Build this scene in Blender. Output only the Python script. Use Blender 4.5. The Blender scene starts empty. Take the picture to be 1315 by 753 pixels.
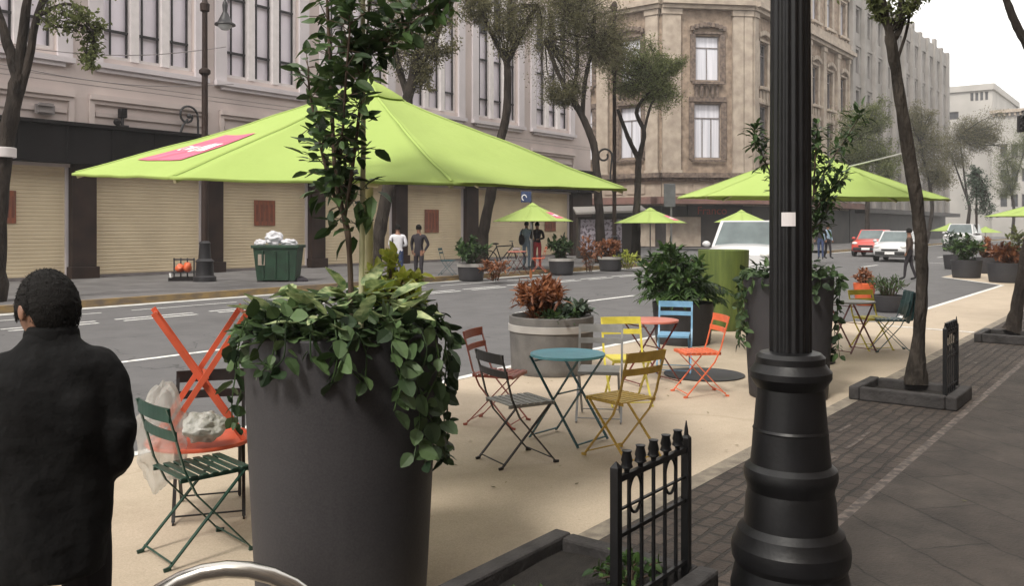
import bpy, bmesh, math, random
from mathutils import Vector, Matrix, noise
R = math.radians
rng = random.Random(7)
sc = bpy.context.scene
COL = sc.collection

# ------------------------------------------------------------------ camera frame
# world x runs along the street, world y to the left across it, z up
FPX, HOR, CX, EYE = 1118.0, 292.0, 657.5, 1.75
TA = (1515 - CX) / FPX
ANG = math.atan(TA); SA, CA = math.sin(ANG), math.cos(ANG)

def C(X, Y, z):
    return Vector((X * SA + Y * CA, -X * CA + Y * SA, z))
def P(px, py, Y):
    return C((px - CX) / FPX * Y, Y, EYE + (HOR - py) * Y / FPX)
def G(px, py, z=0.0):
    return P(px, py, FPX * (EYE - z) / (py - HOR))
def road_z(t):
    return 0.0 if t < 6.3 else min(t - 6.3, 11.1) * 0.0117
def GR(px, py):
    z = 0.0
    for _ in range(6):
        p = G(px, py, z); z = road_z(p.y)
    return p
def depth_t(px, t):
    return t / (SA - (px - CX) / FPX * CA)
def at_t(px, t, z):
    Y = depth_t(px, t); p = C((px - CX) / FPX * Y, Y, z); return p
def zpx(py, Y):
    return EYE + (HOR - py) * Y / FPX
def head(dx, dy):
    w = C(dx, dy, 0); return math.atan2(w.y, w.x)

# ------------------------------------------------------------------ materials
def mat(name, col, rough=0.6, metal=0.0, var=0.15, scale=4.0, bump=0.0, bscale=None, spec=0.5,
        col2=None, detail=5.0, stretch=None, island=False, trans=0.0, coat=0.0, cov=(0.35, 0.65)):
    m = bpy.data.materials.new(name); m.use_nodes = True
    nt = m.node_tree; N = nt.nodes; L = nt.links
    b = N['Principled BSDF']; out = N['Material Output']
    b.inputs['Roughness'].default_value = rough; b.inputs['Metallic'].default_value = metal
    b.inputs['Specular IOR Level'].default_value = spec
    if coat: b.inputs['Coat Weight'].default_value = coat
    c = (*col, 1.0)
    if col2 is None:
        col2 = tuple(x * (1 - var) for x in col); c = (*[min(1, x * (1 + var)) for x in col], 1.0)
    tc = N.new('ShaderNodeTexCoord'); vec = tc.outputs['Object']
    if stretch:
        mp = N.new('ShaderNodeMapping'); mp.inputs['Scale'].default_value = stretch
        L.new(vec, mp.inputs['Vector']); vec = mp.outputs['Vector']
    n = N.new('ShaderNodeTexNoise'); n.inputs['Scale'].default_value = scale; n.inputs['Detail'].default_value = detail
    L.new(vec, n.inputs['Vector'])
    r = N.new('ShaderNodeValToRGB')
    r.color_ramp.elements[0].position = cov[0]; r.color_ramp.elements[1].position = cov[1]
    r.color_ramp.elements[0].color = (*col2, 1); r.color_ramp.elements[1].color = c
    if island:
        g = N.new('ShaderNodeNewGeometry'); L.new(g.outputs['Random Per Island'], r.inputs['Fac'])
        r.color_ramp.elements[0].position = 0; r.color_ramp.elements[1].position = 1
    else:
        L.new(n.outputs['Fac'], r.inputs['Fac'])
    L.new(r.outputs['Color'], b.inputs['Base Color'])
    if bump:
        n2 = N.new('ShaderNodeTexNoise'); n2.inputs['Scale'].default_value = bscale or scale * 6; n2.inputs['Detail'].default_value = 6
        L.new(vec, n2.inputs['Vector'])
        bp = N.new('ShaderNodeBump'); bp.inputs['Strength'].default_value = min(bump, 1.0); bp.inputs['Distance'].default_value = 0.02 * max(1.0, bump * 2 - 1)
        L.new(n2.outputs['Fac'], bp.inputs['Height']); L.new(bp.outputs['Normal'], b.inputs['Normal'])
    if trans:
        t = N.new('ShaderNodeBsdfTranslucent'); L.new(r.outputs['Color'], t.inputs['Color'])
        mx = N.new('ShaderNodeMixShader'); mx.inputs[0].default_value = trans
        L.new(b.outputs[0], mx.inputs[1]); L.new(t.outputs[0], mx.inputs[2]); L.new(mx.outputs[0], out.inputs['Surface'])
    return m

def brick_mat(name, c1, c2, mortar, bw, bh, rot=0.0, msize=0.02, rough=0.85, bump=0.4, offset=0.5, noise_amt=0.35):
    m = bpy.data.materials.new(name); m.use_nodes = True
    nt = m.node_tree; N = nt.nodes; L = nt.links; b = N['Principled BSDF']
    tc = N.new('ShaderNodeTexCoord'); mp = N.new('ShaderNodeMapping'); mp.inputs['Rotation'].default_value = (0, 0, rot)
    L.new(tc.outputs['Object'], mp.inputs['Vector'])
    wn = N.new('ShaderNodeTexNoise'); wn.inputs['Scale'].default_value = 5; L.new(mp.outputs[0], wn.inputs['Vector'])
    wm = N.new('ShaderNodeMix'); wm.data_type = 'RGBA'; wm.blend_type = 'LINEAR_LIGHT'; wm.inputs[0].default_value = 0.03
    L.new(mp.outputs[0], wm.inputs[6]); L.new(wn.outputs['Color'], wm.inputs[7])
    br = N.new('ShaderNodeTexBrick'); br.offset = offset
    for k, v in (('Scale', 1.0), ('Mortar Size', msize), ('Brick Width', bw), ('Row Height', bh), ('Bias', 0.0), ('Mortar Smooth', 0.3)):
        br.inputs[k].default_value = v
    br.inputs['Color1'].default_value = (*c1, 1); br.inputs['Color2'].default_value = (*c2, 1); br.inputs['Mortar'].default_value = (*mortar, 1)
    L.new(wm.outputs[2], br.inputs['Vector'])
    n = N.new('ShaderNodeTexNoise'); n.inputs['Scale'].default_value = 2.3; n.inputs['Detail'].default_value = 9; n.inputs['Roughness'].default_value = .7
    L.new(tc.outputs['Object'], n.inputs['Vector'])
    mr = N.new('ShaderNodeMapRange'); mr.inputs[1].default_value = .3; mr.inputs[2].default_value = .7
    mr.inputs[3].default_value = 1 - noise_amt; mr.inputs[4].default_value = 1 + noise_amt
    L.new(n.outputs['Fac'], mr.inputs[0])
    mx = N.new('ShaderNodeMix'); mx.data_type = 'RGBA'; mx.blend_type = 'MULTIPLY'; mx.inputs[0].default_value = 1
    L.new(br.outputs['Color'], mx.inputs[6]); L.new(mr.outputs[0], mx.inputs[7]); L.new(mx.outputs[2], b.inputs['Base Color'])
    b.inputs['Roughness'].default_value = rough
    n3 = N.new('ShaderNodeTexNoise'); n3.inputs['Scale'].default_value = 60; n3.inputs['Detail'].default_value = 4; L.new(tc.outputs['Object'], n3.inputs['Vector'])
    ad = N.new('ShaderNodeMath'); ad.operation = 'MULTIPLY_ADD'; ad.inputs[1].default_value = -1.0
    L.new(br.outputs['Fac'], ad.inputs[0]); L.new(n3.outputs['Fac'], ad.inputs[2])
    bp = N.new('ShaderNodeBump'); bp.inputs['Strength'].default_value = bump; bp.inputs['Distance'].default_value = 0.012
    L.new(ad.outputs[0], bp.inputs['Height']); L.new(bp.outputs[0], b.inputs['Normal'])
    return m

M = {}
def ground_mat(name, c1, c2, stain, speck, crack, rough=.82, sscale=.45, streak=(.12, 1, 1), bumpd=.006, speck_amt=.5, crack_scale=.33):
    m = bpy.data.materials.new(name); m.use_nodes = True; nt = m.node_tree; N = nt.nodes; L = nt.links; b = N['Principled BSDF']
    tc = N.new('ShaderNodeTexCoord'); vec = tc.outputs['Object']
    def noise_(scale, detail, rough_=.6, v=vec, st=None):
        if st:
            mp = N.new('ShaderNodeMapping'); mp.inputs['Scale'].default_value = st; L.new(v, mp.inputs['Vector']); v = mp.outputs[0]
        n = N.new('ShaderNodeTexNoise'); n.inputs['Scale'].default_value = scale; n.inputs['Detail'].default_value = detail; n.inputs['Roughness'].default_value = rough_; L.new(v, n.inputs['Vector']); return n.outputs['Fac']
    def rng_(f, a, c, lo=0.0, hi=1.0):
        r = N.new('ShaderNodeMapRange'); r.inputs[1].default_value = a; r.inputs[2].default_value = c; r.inputs[3].default_value = lo; r.inputs[4].default_value = hi; L.new(f, r.inputs[0]); return r.outputs[0]
    def mix(f, a, c):
        x = N.new('ShaderNodeMix'); x.data_type = 'RGBA'; L.new(f, x.inputs[0])
        for s_, q in ((6, a), (7, c)):
            if isinstance(q, tuple): x.inputs[s_].default_value = (*q, 1)
            else: L.new(q, x.inputs[s_])
        return x.outputs[2]
    col = mix(rng_(noise_(1.7, 12, .65), .35, .65), c1, c2)
    col = mix(rng_(noise_(sscale, 9, .7), .52, .70, 0, .75), col, stain)
    col = mix(rng_(noise_(1.1, 8, .7, st=streak), .52, .72, 0, .5), col, stain)
    vo = N.new('ShaderNodeTexVoronoi'); vo.inputs['Scale'].default_value = 7; L.new(vec, vo.inputs['Vector'])
    col = mix(rng_(vo.outputs['Distance'], .05, .075, speck_amt, 0), col, speck)
    col = mix(rng_(noise_(110, 3), .38, .62, 0, .35), col, speck)
    dn = N.new('ShaderNodeTexNoise'); dn.inputs['Scale'].default_value = 1.6; dn.inputs['Detail'].default_value = 5; L.new(vec, dn.inputs['Vector'])
    ad = N.new('ShaderNodeMix'); ad.data_type = 'RGBA'; ad.blend_type = 'LINEAR_LIGHT'; ad.inputs[0].default_value = .35; L.new(vec, ad.inputs[6]); L.new(dn.outputs['Color'], ad.inputs[7])
    v2 = N.new('ShaderNodeTexVoronoi'); v2.feature = 'DISTANCE_TO_EDGE'; v2.inputs['Scale'].default_value = crack_scale; L.new(ad.outputs[2], v2.inputs['Vector'])
    col = mix(rng_(v2.outputs['Distance'], .0, .004, .75, 0), col, crack)
    L.new(col, b.inputs['Base Color']); b.inputs['Roughness'].default_value = rough; b.inputs['Specular IOR Level'].default_value = .3
    bp = N.new('ShaderNodeBump'); bp.inputs['Strength'].default_value = .6; bp.inputs['Distance'].default_value = bumpd; L.new(noise_(75, 5), bp.inputs['Height']); L.new(bp.outputs[0], b.inputs['Normal'])
    return m
M['asphalt'] = ground_mat('asphalt', (.128, .126, .130), (.098, .097, .101), (.068, .067, .069), (.17, .165, .16), (.035, .034, .034), sscale=.35, bumpd=.01)
M['deck'] = ground_mat('beige_paint', (.53, .445, .345), (.47, .39, .30), (.39, .32, .24), (.27, .22, .165), (.39, .32, .24), sscale=.6, streak=(.5, 1, 1), bumpd=.003, speck_amt=.35, crack_scale=.12)
M['line'] = mat('road_paint', (.72, .72, .70), .7, col2=(.38, .38, .37), scale=14, detail=8, cov=(.30, .5))
M['gutter'] = mat('gutter_concrete', (.55, .55, .53), .8, col2=(.4, .4, .38), scale=5)
M['yellowkerb'] = mat('worn_yellow_kerb', (.30, .205, .085), .85, col2=(.15, .115, .085), scale=2.2, detail=10, stretch=(1.5, 1, 4))
M['farwalk'] = mat('far_pavement', (.12, .115, .115), .85, var=.25, scale=1.5, bump=.2)
M['kerbstone'] = mat('kerb_stone', (.27, .235, .185), .85, col2=(.16, .135, .11), scale=9, bump=.6, bscale=70, detail=9)
M['cobble'] = brick_mat('small_stone_setts', (.040, .030, .025), (.064, .049, .040), (.026, .021, .018), .16, .10, 0.0, .012, bump=1.0, noise_amt=.5)
M['slab'] = brick_mat('stone_slabs', (.036, .0285, .024), (.047, .038, .032), (.022, .018, .0155), 1.1, .42, -R(50), .007, bump=.9, noise_amt=.5)
M['granite'] = mat('granite_strip', (.15, .12, .105), .8, col2=(.055, .046, .041), scale=16, bump=.5, detail=8, cov=(.42, .62))
M['ground'] = mat('ground', (.12, .12, .12), .9)
M['plaster'] = mat('pinkish_plaster', (.58, .50, .475), .9, col2=(.47, .405, .39), scale=.5, bump=.08, bscale=12, detail=10)
M['lilac'] = mat('pale_lilac_trim', (.56, .52, .54), .7, var=.06, scale=1.0)
M['mullion'] = mat('white_mullion', (.66, .62, .62), .6, var=.06)
M['b1glass'] = mat('lilac_glass', (.80, .75, .82), .4, var=.08, scale=.7)
M['grille'] = mat('dark_iron', (.02, .019, .022), .5, var=.2)
M['blackiron'] = mat('black_painted_iron', (.0045, .0045, .0055), .42, var=.4, scale=9, bump=.06, bscale=60, spec=.4)
M['darkcanopy'] = mat('dark_canopy', (.011, .009, .0095), .8, var=.3, scale=1, spec=.2)
M['brownstone'] = mat('dark_brown_stone', (.040, .024, .019), .6, col2=(.022, .014, .012), scale=2, spec=.25)
M['shutter'] = mat('cream_shutter', (.72, .61, .43), .65, col2=(.60, .50, .35), scale=.7, detail=9)
M['poster'] = mat('faded_red_poster', (.30, .09, .045), .7, col2=(.16, .075, .05), scale=9, stretch=(2, 2, .3))
M['oldstone'] = mat('brown_old_stone', (.35, .27, .205), .9, col2=(.19, .142, .108), scale=2.4, bump=.6, bscale=6, detail=12)
M['palestone'] = mat('pale_old_stone', (.42, .355, .29), .88, col2=(.29, .24, .195), scale=1.6, bump=.3, bscale=8, detail=10)
M['carved'] = mat('carved_stone', (.20, .15, .12), .9, col2=(.08, .06, .05), scale=5, bump=1.0, bscale=9, detail=8)
M['greystone'] = mat('grey_facade', (.30, .28, .265), .88, col2=(.235, .22, .205), scale=.7, bump=.1)
M['farstone'] = mat('far_facade', (.42, .40, .375), .9, col2=(.35, .335, .315), scale=.3)
M['curtain'] = mat('white_curtained_glass', (.72, .72, .78), .15, col2=(.55, .56, .62), scale=1.0, stretch=(6, 6, .2))
M['darkglass'] = mat('dark_glass', (.06, .062, .07), .12, var=.3, scale=1)
M['frame'] = mat('window_frame', (.20, .18, .18), .5)
M['redawning'] = mat('faded_red_awning', (.21, .115, .095), .8, col2=(.13, .075, .065), scale=1.2)
M['shopdark'] = mat('dark_shopfront', (.045, .036, .033), .6, col2=(.02, .018, .018), scale=.8)
M['signred'] = mat('sign_red', (.30, .05, .035), .6)
M['lime'] = mat('lime_canvas', (.455, .585, .185), .9, col2=(.39, .52, .15), scale=1.1, detail=8, cov=(.25, .75), trans=.18, spec=.15, bump=.35, bscale=9)
M['limepatch'] = mat('pink_print', (.72, .17, .27), .8, col2=(.50, .10, .16), scale=3, stretch=(1, 9, 1))
M['white'] = mat('white_print', (.85, .85, .85), .6, var=.05)
M['polecream'] = mat('cream_pole', (.58, .55, .36), .5, var=.06)
M['polegrey'] = mat('grey_pole', (.22, .22, .22), .4, metal=.5)
M['planter'] = ground_mat('charcoal_planter', (.038, .036, .041), (.030, .029, .033), (.050, .048, .052), (.062, .060, .062), (.038, .036, .041), rough=.62, sscale=1.6, streak=(4, 4, .35), bumpd=.0015, speck_amt=.25, crack_scale=.01)
M['planter_plain'] = mat('charcoal_planter', (.046, .044, .050), .62, col2=(.029, .028, .031), scale=4, bump=.08, bscale=90, stretch=(1.6, 1.6, .35), spec=.3, detail=10, cov=(.25, .8))
M['planterrim'] = mat('pale_rim', (.33, .315, .30), .7, var=.1)
M['limeplanter'] = mat('lime_planter', (.12, .16, .03), .7, col2=(.07, .10, .02), scale=5, stretch=(3, 3, .3))
M['orangepot'] = mat('orange_pot', (.62, .12, .04), .5)
M['soil'] = mat('soil', (.014, .011, .009), .95, var=.4, scale=20, bump=.8)
M['boxstone'] = mat('dark_kerb_box', (.046, .042, .042), .85, col2=(.022, .020, .020), scale=6, bump=.5, bscale=40)
M['steel'] = mat('brushed_steel', (.52, .50, .47), .26, metal=1.0, var=.06, scale=3, stretch=(1, 1, 12))
M['bark'] = mat('bark', (.050, .040, .034), .95, col2=(.020, .016, .014), scale=6, bump=1.8, spec=.2, bscale=22, stretch=(1, 1, .35), detail=9)
M['barkgrey'] = mat('grey_bark', (.060, .050, .042), .95, col2=(.024, .020, .017), scale=7, bump=2.2, spec=.2, bscale=22, stretch=(1, 1, .35), detail=9)
M['leafbrown'] = mat('brownish_leaf', (.20, .19, .10), .85, col2=(.095, .09, .052), island=True, trans=.4, spec=.2)
M['leafolive'] = mat('olive_leaf', (.18, .205, .08), .85, col2=(.085, .10, .042), island=True, trans=.4, spec=.2)
M['leafdark'] = mat('dark_glossy_leaf', (.062, .112, .034), .5, col2=(.015, .034, .012), island=True, trans=.15, spec=.3)
M['leafgreen'] = mat('green_leaf', (.07, .13, .03), .5, col2=(.02, .045, .014), island=True, trans=.25, spec=.3)
M['leafpoth'] = mat('trailing_leaf', (.088, .145, .055), .55, col2=(.012, .028, .012), island=True, trans=.12, spec=.35)
M['leafpale'] = mat('variegated_leaf', (.52, .58, .30), .5, col2=(.10, .18, .07), scale=24, trans=.2, stretch=(1, 1, 1))
M['leafyellow'] = mat('yellow_green_leaf', (.52, .54, .10), .5, col2=(.26, .32, .05), island=True, trans=.3)
M['leafred'] = mat('rust_red_leaf', (.34, .135, .055), .55, col2=(.13, .045, .022), island=True, trans=.25)
M['leafgrey'] = mat('grey_green_leaf', (.10, .14, .10), .6, col2=(.03, .05, .03), island=True, trans=.2)
M['stem'] = mat('brown_stem', (.07, .045, .03), .8)
M['stake'] = mat('pale_stake', (.50, .48, .30), .7, var=.12, scale=8)
M['skin'] = mat('skin', (.24, .12, .075), .55, var=.08, scale=20)
M['hair'] = mat('black_hair', (.006, .005, .0045), .7, var=.3, scale=90, bump=.5, bscale=220, spec=.2)
M['blackcloth'] = mat('black_jacket', (.0075, .0075, .008), .85, var=.3, scale=14, bump=.3, bscale=40, spec=.15)
M['blacktrouser'] = mat('black_trousers', (.011, .010, .012), .85, var=.2, spec=.2)
M['whitecloth'] = mat('white_shirt', (.62, .62, .66), .8)
M['denim'] = mat('denim', (.035, .055, .13), .85, var=.2, scale=20)
M['darkcloth'] = mat('dark_clothes', (.022, .018, .024), .85)
M['bluecloth'] = mat('pale_blue_clothes', (.30, .40, .52), .85)
M['redcloth'] = mat('red_clothes', (.38, .04, .05), .85)
M['browncloth'] = mat('brown_coat', (.06, .038, .028), .85)
M['rubber'] = mat('rubber', (.014, .014, .015), .8)
M['carwhite'] = mat('white_car_paint', (.56, .56, .57), .3, var=.02, coat=.6)
M['carred'] = mat('red_car_paint', (.50, .05, .035), .3, var=.03, coat=.6)
M['carglass'] = mat('car_glass', (.12, .15, .155), .08, var=.2, scale=2)
M['cardark'] = mat('black_plastic', (.02, .02, .022), .5)
M['chrome'] = mat('bright_trim', (.6, .6, .6), .25, metal=.9)
M['lamp'] = mat('headlight', (.7, .7, .68), .15)
M['binGreen'] = mat('green_bin_plastic', (.012, .040, .021), .55, var=.3, scale=3)
M['bagwhite'] = mat('white_bag', (.78, .78, .82), .35, var=.06, trans=.25, bump=1.0, bscale=14)
M['bagdull'] = mat('dull_white_bag', (.56, .56, .53), .4, var=.12, trans=.25, bump=.8, bscale=30)
M['posterdark'] = mat('poster_print', (.17, .055, .035), .7)
M['bagclear'] = mat('translucent_bag', (.60, .61, .58), .35, var=.1, trans=.35, bump=1.0, bscale=22)
M['kraft'] = mat('brown_paper', (.42, .27, .13), .8)
M['planterlight'] = mat('grey_concrete_planter', (.135, .128, .122), .75, col2=(.095, .09, .087), scale=6, bump=.3, bscale=60)
M['moulding'] = mat('plaster_moulding', (.51, .44, .42), .8, var=.06, scale=1)
M['concrete'] = mat('grey_metal_panel', (.14, .145, .155), .6)
M['flyers'] = mat('posted_flyers', (.34, .31, .36), .7, col2=(.09, .07, .09), scale=7, detail=3, cov=(.42, .52))
mb_ = M['bagclear'].node_tree; N_ = mb_.nodes; tr_ = N_.new('ShaderNodeBsdfTransparent'); mx_ = N_.new('ShaderNodeMixShader'); mx_.inputs[0].default_value = .58
ol_ = N_['Material Output'].inputs['Surface'].links[0].from_socket; mb_.links.new(ol_, mx_.inputs[1]); mb_.links.new(tr_.outputs[0], mx_.inputs[2]); mb_.links.new(mx_.outputs[0], N_['Material Output'].inputs['Surface'])
M['rope'] = mat('white_rope', (.6, .6, .58), .8)
M['bluelamp'] = mat('lamp_glass', (.6, .62, .65), .2)

CHAIR = {
 'dark green': mat('dark_green_paint', (.013, .048, .034), .38, var=.15, scale=12),
 'black': mat('black_paint', (.016, .015, .016), .4, var=.2, scale=12),
 'rust red': mat('rust_red_paint', (.26, .052, .03), .4, var=.12, scale=12),
 'yellow': mat('mustard_yellow_paint', (.52, .345, .07), .27, var=.12, scale=12),
 'lime': mat('lemon_yellow_paint', (.66, .57, .09), .3, var=.1, scale=12),
 'grey': mat('pale_grey_paint', (.27, .27, .27), .4, var=.1, scale=12),
 'blue': mat('sky_blue_paint', (.16, .33, .50), .4, var=.1, scale=12),
 'orange': mat('orange_paint', (.70, .15, .065), .32, var=.1, scale=12),
 'teal': mat('teal_paint', (.022, .085, .10), .4, var=.15, scale=12),
 'tableblue': mat('turquoise_paint', (.15, .47, .60), .25, var=.08, scale=6),
 'tablelegs': mat('dark_turquoise_paint', (.022, .085, .105), .4, var=.12, scale=12),
 'pink': mat('salmon_paint', (.62, .22, .17), .3, var=.1, scale=8),
 'darkred': mat('dark_red_paint', (.13, .025, .022), .4, var=.1, scale=8),
 'redtable': mat('bright_orange_paint', (.66, .12, .06), .36, var=.1, scale=8),
}

# ------------------------------------------------------------------ mesh builder
class MB:
    def __init__(s): s.v = []; s.f = []; s.m = []; s.cur = 0; s.sm = []; s.smooth = False
    def add(s, vs, fs):
        o = len(s.v); s.v.extend(tuple(x) for x in vs)
        for f in fs: s.f.append(tuple(i + o for i in f)); s.m.append(s.cur); s.sm.append(s.smooth)
    def box8(s, p):   # p: 4 bottom ccw, 4 top ccw
        s.add(p, [(3, 2, 1, 0), (4, 5, 6, 7), (0, 1, 5, 4), (1, 2, 6, 5), (2, 3, 7, 6), (3, 0, 4, 7)])
    def box(s, x0, x1, y0, y1, z0, z1, T=None):
        p = [Vector(q) for q in ((x0, y0, z0), (x1, y0, z0), (x1, y1, z0), (x0, y1, z0), (x0, y0, z1), (x1, y0, z1), (x1, y1, z1), (x0, y1, z1))]
        if T: p = [T @ q for q in p]
        s.box8(p)
    def bar(s, a, b, w, h, up=(0, 0, 1)):
        a = Vector(a); b = Vector(b); d = (b - a).normalized(); u = Vector(up)
        x = d.cross(u)
        if x.length < 1e-4: x = d.cross(Vector((1, 0, 0)))
        x.normalize(); y = x.cross(d)
        x *= w / 2; y *= h / 2
        s.box8([a - x - y, a + x - y, b + x - y, b - x - y, a - x + y, a + x + y, b + x + y, b - x + y])
    def tube(s, pts, rad, n=8, cap=True):
        pts = [Vector(p) for p in pts]; k = len(pts)
        if not hasattr(rad, '__len__'): rad = [rad] * k
        ds = [(pts[min(i + 1, k - 1)] - pts[max(i - 1, 0)]).normalized() for i in range(k)]
        u = ds[0].orthogonal().normalized(); vs = []
        for i in range(k):
            u = (u - ds[i] * u.dot(ds[i])); u = u.normalized() if u.length > 1e-6 else ds[i].orthogonal().normalized()
            w = ds[i].cross(u)
            for j in range(n):
                a = 2 * math.pi * j / n
                vs.append(pts[i] + (u * math.cos(a) + w * math.sin(a)) * rad[i])
        fs = []
        for i in range(k - 1):
            for j in range(n):
                j2 = (j + 1) % n
                fs.append((i * n + j, i * n + j2, (i + 1) * n + j2, (i + 1) * n + j))
        if cap: fs += [tuple(range(n - 1, -1, -1)), tuple((k - 1) * n + j for j in range(n))]
        old = s.smooth; s.smooth = True; s.add(vs, fs); s.smooth = old
    def lathe(s, prof, n=32, c=(0, 0, 0), capb=True, capt=True, wob=0.0, flute=None):
        vs = []; c = Vector(c)
        for (r, z) in prof:
            for j in range(n):
                a = 2 * math.pi * j / n; rr = r
                if flute and z > flute[0]: rr = r * (1 - flute[2] * (0.5 + 0.5 * math.cos(a * flute[1])))
                vs.append(c + Vector((rr * math.cos(a), rr * math.sin(a), z)))
        fs = []; k = len(prof)
        for i in range(k - 1):
            for j in range(n):
                j2 = (j + 1) % n
                fs.append((i * n + j, i * n + j2, (i + 1) * n + j2, (i + 1) * n + j))
        if capb: fs.append(tuple(range(n - 1, -1, -1)))
        if capt: fs.append(tuple((k - 1) * n + j for j in range(n)))
        old = s.smooth; s.smooth = True; s.add(vs, fs); s.smooth = old
    def ball(s, c, r, n=12, k=8, jit=0.0, seed=0):
        c = Vector(c); r = Vector(r) if hasattr(r, '__len__') else Vector((r, r, r)); vs = []; fs = []
        for i in range(k + 1):
            th = math.pi * i / k
            for j in range(n):
                a = 2 * math.pi * j / n
                d = Vector((math.sin(th) * math.cos(a), math.sin(th) * math.sin(a), math.cos(th)))
                q = 1 + (jit * noise.noise(d * 2.3 + Vector((seed, seed * .7, 0))) if jit else 0)
                vs.append(c + Vector((d.x * r.x, d.y * r.y, d.z * r.z)) * q)
        for i in range(k):
            for j in range(n):
                j2 = (j + 1) % n
                fs.append((i * n + j, (i + 1) * n + j, (i + 1) * n + j2, i * n + j2))
        old = s.smooth; s.smooth = True; s.add(vs, fs); s.smooth = old
    def leaf(s, p, d, up, L, W, droop=.2, heart=False):
        p = Vector(p); d = Vector(d).normalized(); x = d.cross(Vector(up))
        if x.length < 1e-3: x = d.orthogonal()
        x.normalize(); u = x.cross(d)
        if heart:
            vs = [p]; A = ((.10, .30, .05), (.30, .5, .10), (.60, .44, .10), (.85, .22, .05))
            for (t, w, dz) in A:
                m = p + d * L * t - u * (W * .07 + L * droop * t * t)
                vs += [m - x * W * w + u * W * dz, m, m + x * W * w + u * W * dz]
            vs.append(p + d * L - u * L * droop)
            s.add(vs, [(0, 3, 2), (0, 2, 1)] + [q for k in (0, 3, 6) for q in ((1 + k, 2 + k, 5 + k, 4 + k), (2 + k, 3 + k, 6 + k, 5 + k))] + [(10, 11, 13), (11, 12, 13)])
            return
        t1, t2 = (.28, .68) if heart else (.35, .72)
        w1, w2 = (.5, .36) if heart else (.5, .38)
        m1 = p + d * L * t1 - u * W * .10; m2 = p + d * L * t2 - u * (W * .10 + L * droop * .35)
        tip = p + d * L - u * L * droop
        s.add([p, m1, m2, tip, m1 + x * W * w1 + u * W * .16, m2 + x * W * w2 + u * W * .14, m1 - x * W * w1 + u * W * .16, m2 - x * W * w2 + u * W * .14],
              [(0, 4, 1), (0, 1, 6), (1, 4, 5, 2), (1, 2, 7, 6), (2, 5, 3), (2, 3, 7)])
    def rhomb(s, p, d, x, L, W):
        s.add([p, p + d * L * .5 + x * W * .5, p + d * L, p + d * L * .5 - x * W * .5], [(0, 1, 2, 3)])
    def build(s, name, mats, parent=None, loc=None, rz=None, bevel=0.0, label=None, seg=2, sharp=44):
        me = bpy.data.meshes.new(name); me.from_pydata(s.v, [], s.f)
        if not isinstance(mats, (list, tuple)): mats = [mats]
        for m in mats: me.materials.append(m)
        me.polygons.foreach_set('material_index', s.m)
        me.polygons.foreach_set('use_smooth', s.sm)
        me.update()
        if any(s.sm): me.set_sharp_from_angle(angle=R(sharp))
        o = bpy.data.objects.new(name, me); COL.objects.link(o)
        if parent: o.parent = parent
        if loc is not None: o.location = loc
        if rz is not None: o.rotation_euler = (0, 0, rz)
        if bevel:
            b = o.modifiers.new('bevel', 'BEVEL'); b.width = bevel; b.segments = seg; b.limit_method = 'ANGLE'; b.angle_limit = R(40)
        if label: o['label'] = label
        return o

def tag(o, label, cat, group=None, kind=None):
    if label: o['label'] = label
    if cat: o['category'] = cat
    if group: o['group'] = group
    if kind: o['kind'] = kind
    return o
def thing(name, label, cat, loc=(0, 0, 0), rz=0.0, group=None, scale=None):
    o = bpy.data.objects.new(name, None); COL.objects.link(o); o.location = loc; o.rotation_euler = (0, 0, rz)
    o.empty_display_size = .1
    if scale: o.scale = (scale,) * 3
    return tag(o, label, cat, group)
def structure(name, mb, m):
    o = mb.build(name, m); o['kind'] = 'structure'; return o
def rvec(g=rng):
    while True:
        v = Vector((g.uniform(-1, 1), g.uniform(-1, 1), g.uniform(-1, 1)))
        if .05 < v.length < 1: return v.normalized()
# ------------------------------------------------------------------ setting
def sheet(name, pts, m):
    b = MB(); b.add(pts, [tuple(range(len(pts)))]); return structure(name, b, m)
def strips(name, segs, m, off=.004):    # segs: (s0,t0,s1,t1,width)
    b = MB()
    for (s0, t0, s1, t1, w) in segs:
        d = Vector((s1 - s0, t1 - t0, 0)); n = Vector((-d.y, d.x, 0)).normalized() * w / 2
        n_ = max(1, int(d.length / 4))
        for i in range(n_):
            a = Vector((s0, t0, 0)) + d * (i / n_); e = Vector((s0, t0, 0)) + d * ((i + 1) / n_)
            q = [a - n, e - n, e + n, a + n]
            b.add([(p.x, p.y, road_z(p.y) + off) for p in q], [(0, 1, 2, 3)])
    return structure(name, b, m)

sheet('ground', [(-300, -400, -.06), (1500, -400, -.06), (1500, 700, -.06), (-300, 700, -.06)], M['ground'])
b = MB()
b.add([(-60, 2.4, 0), (500, 2.4, 0), (500, 6.3, 0), (-60, 6.3, 0)], [(0, 1, 2, 3)])
b.add([(-60, 6.3, 0), (500, 6.3, 0), (500, 17.4, .13), (-60, 17.4, .13)], [(0, 1, 2, 3)])
b.add([(41, 17.4, .13), (55, 17.4, .13), (55, 120, .13), (41, 120, .13)], [(0, 1, 2, 3)])
structure('road', b, M['asphalt'])
DECK = [(-8, 2.5), (60, 2.5), (60, 6.6), (33.4, 6.62), (29.7, 4.2), (16.9, 4.3), (15.4, 6.6), (8.3, 6.6), (3.4, 6.34), (-8, 6.2)]
sheet('painted_plaza', [(x, y, .004 + road_z(y)) for x, y in DECK], M['deck'])
strips('edge_line', [(-8, 6.22, 3.4, 6.36, .11), (3.4, 6.36, 8.3, 6.62, .11), (8.3, 6.62, 15.4, 6.62, .11), (16.9, 4.3, 29.7, 4.22, .12), (29.7, 4.22, 33.2, 6.55, .12),
      (16.1, 2.62, 16.25, 4.25, .10)], M['line'], .009)
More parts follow.
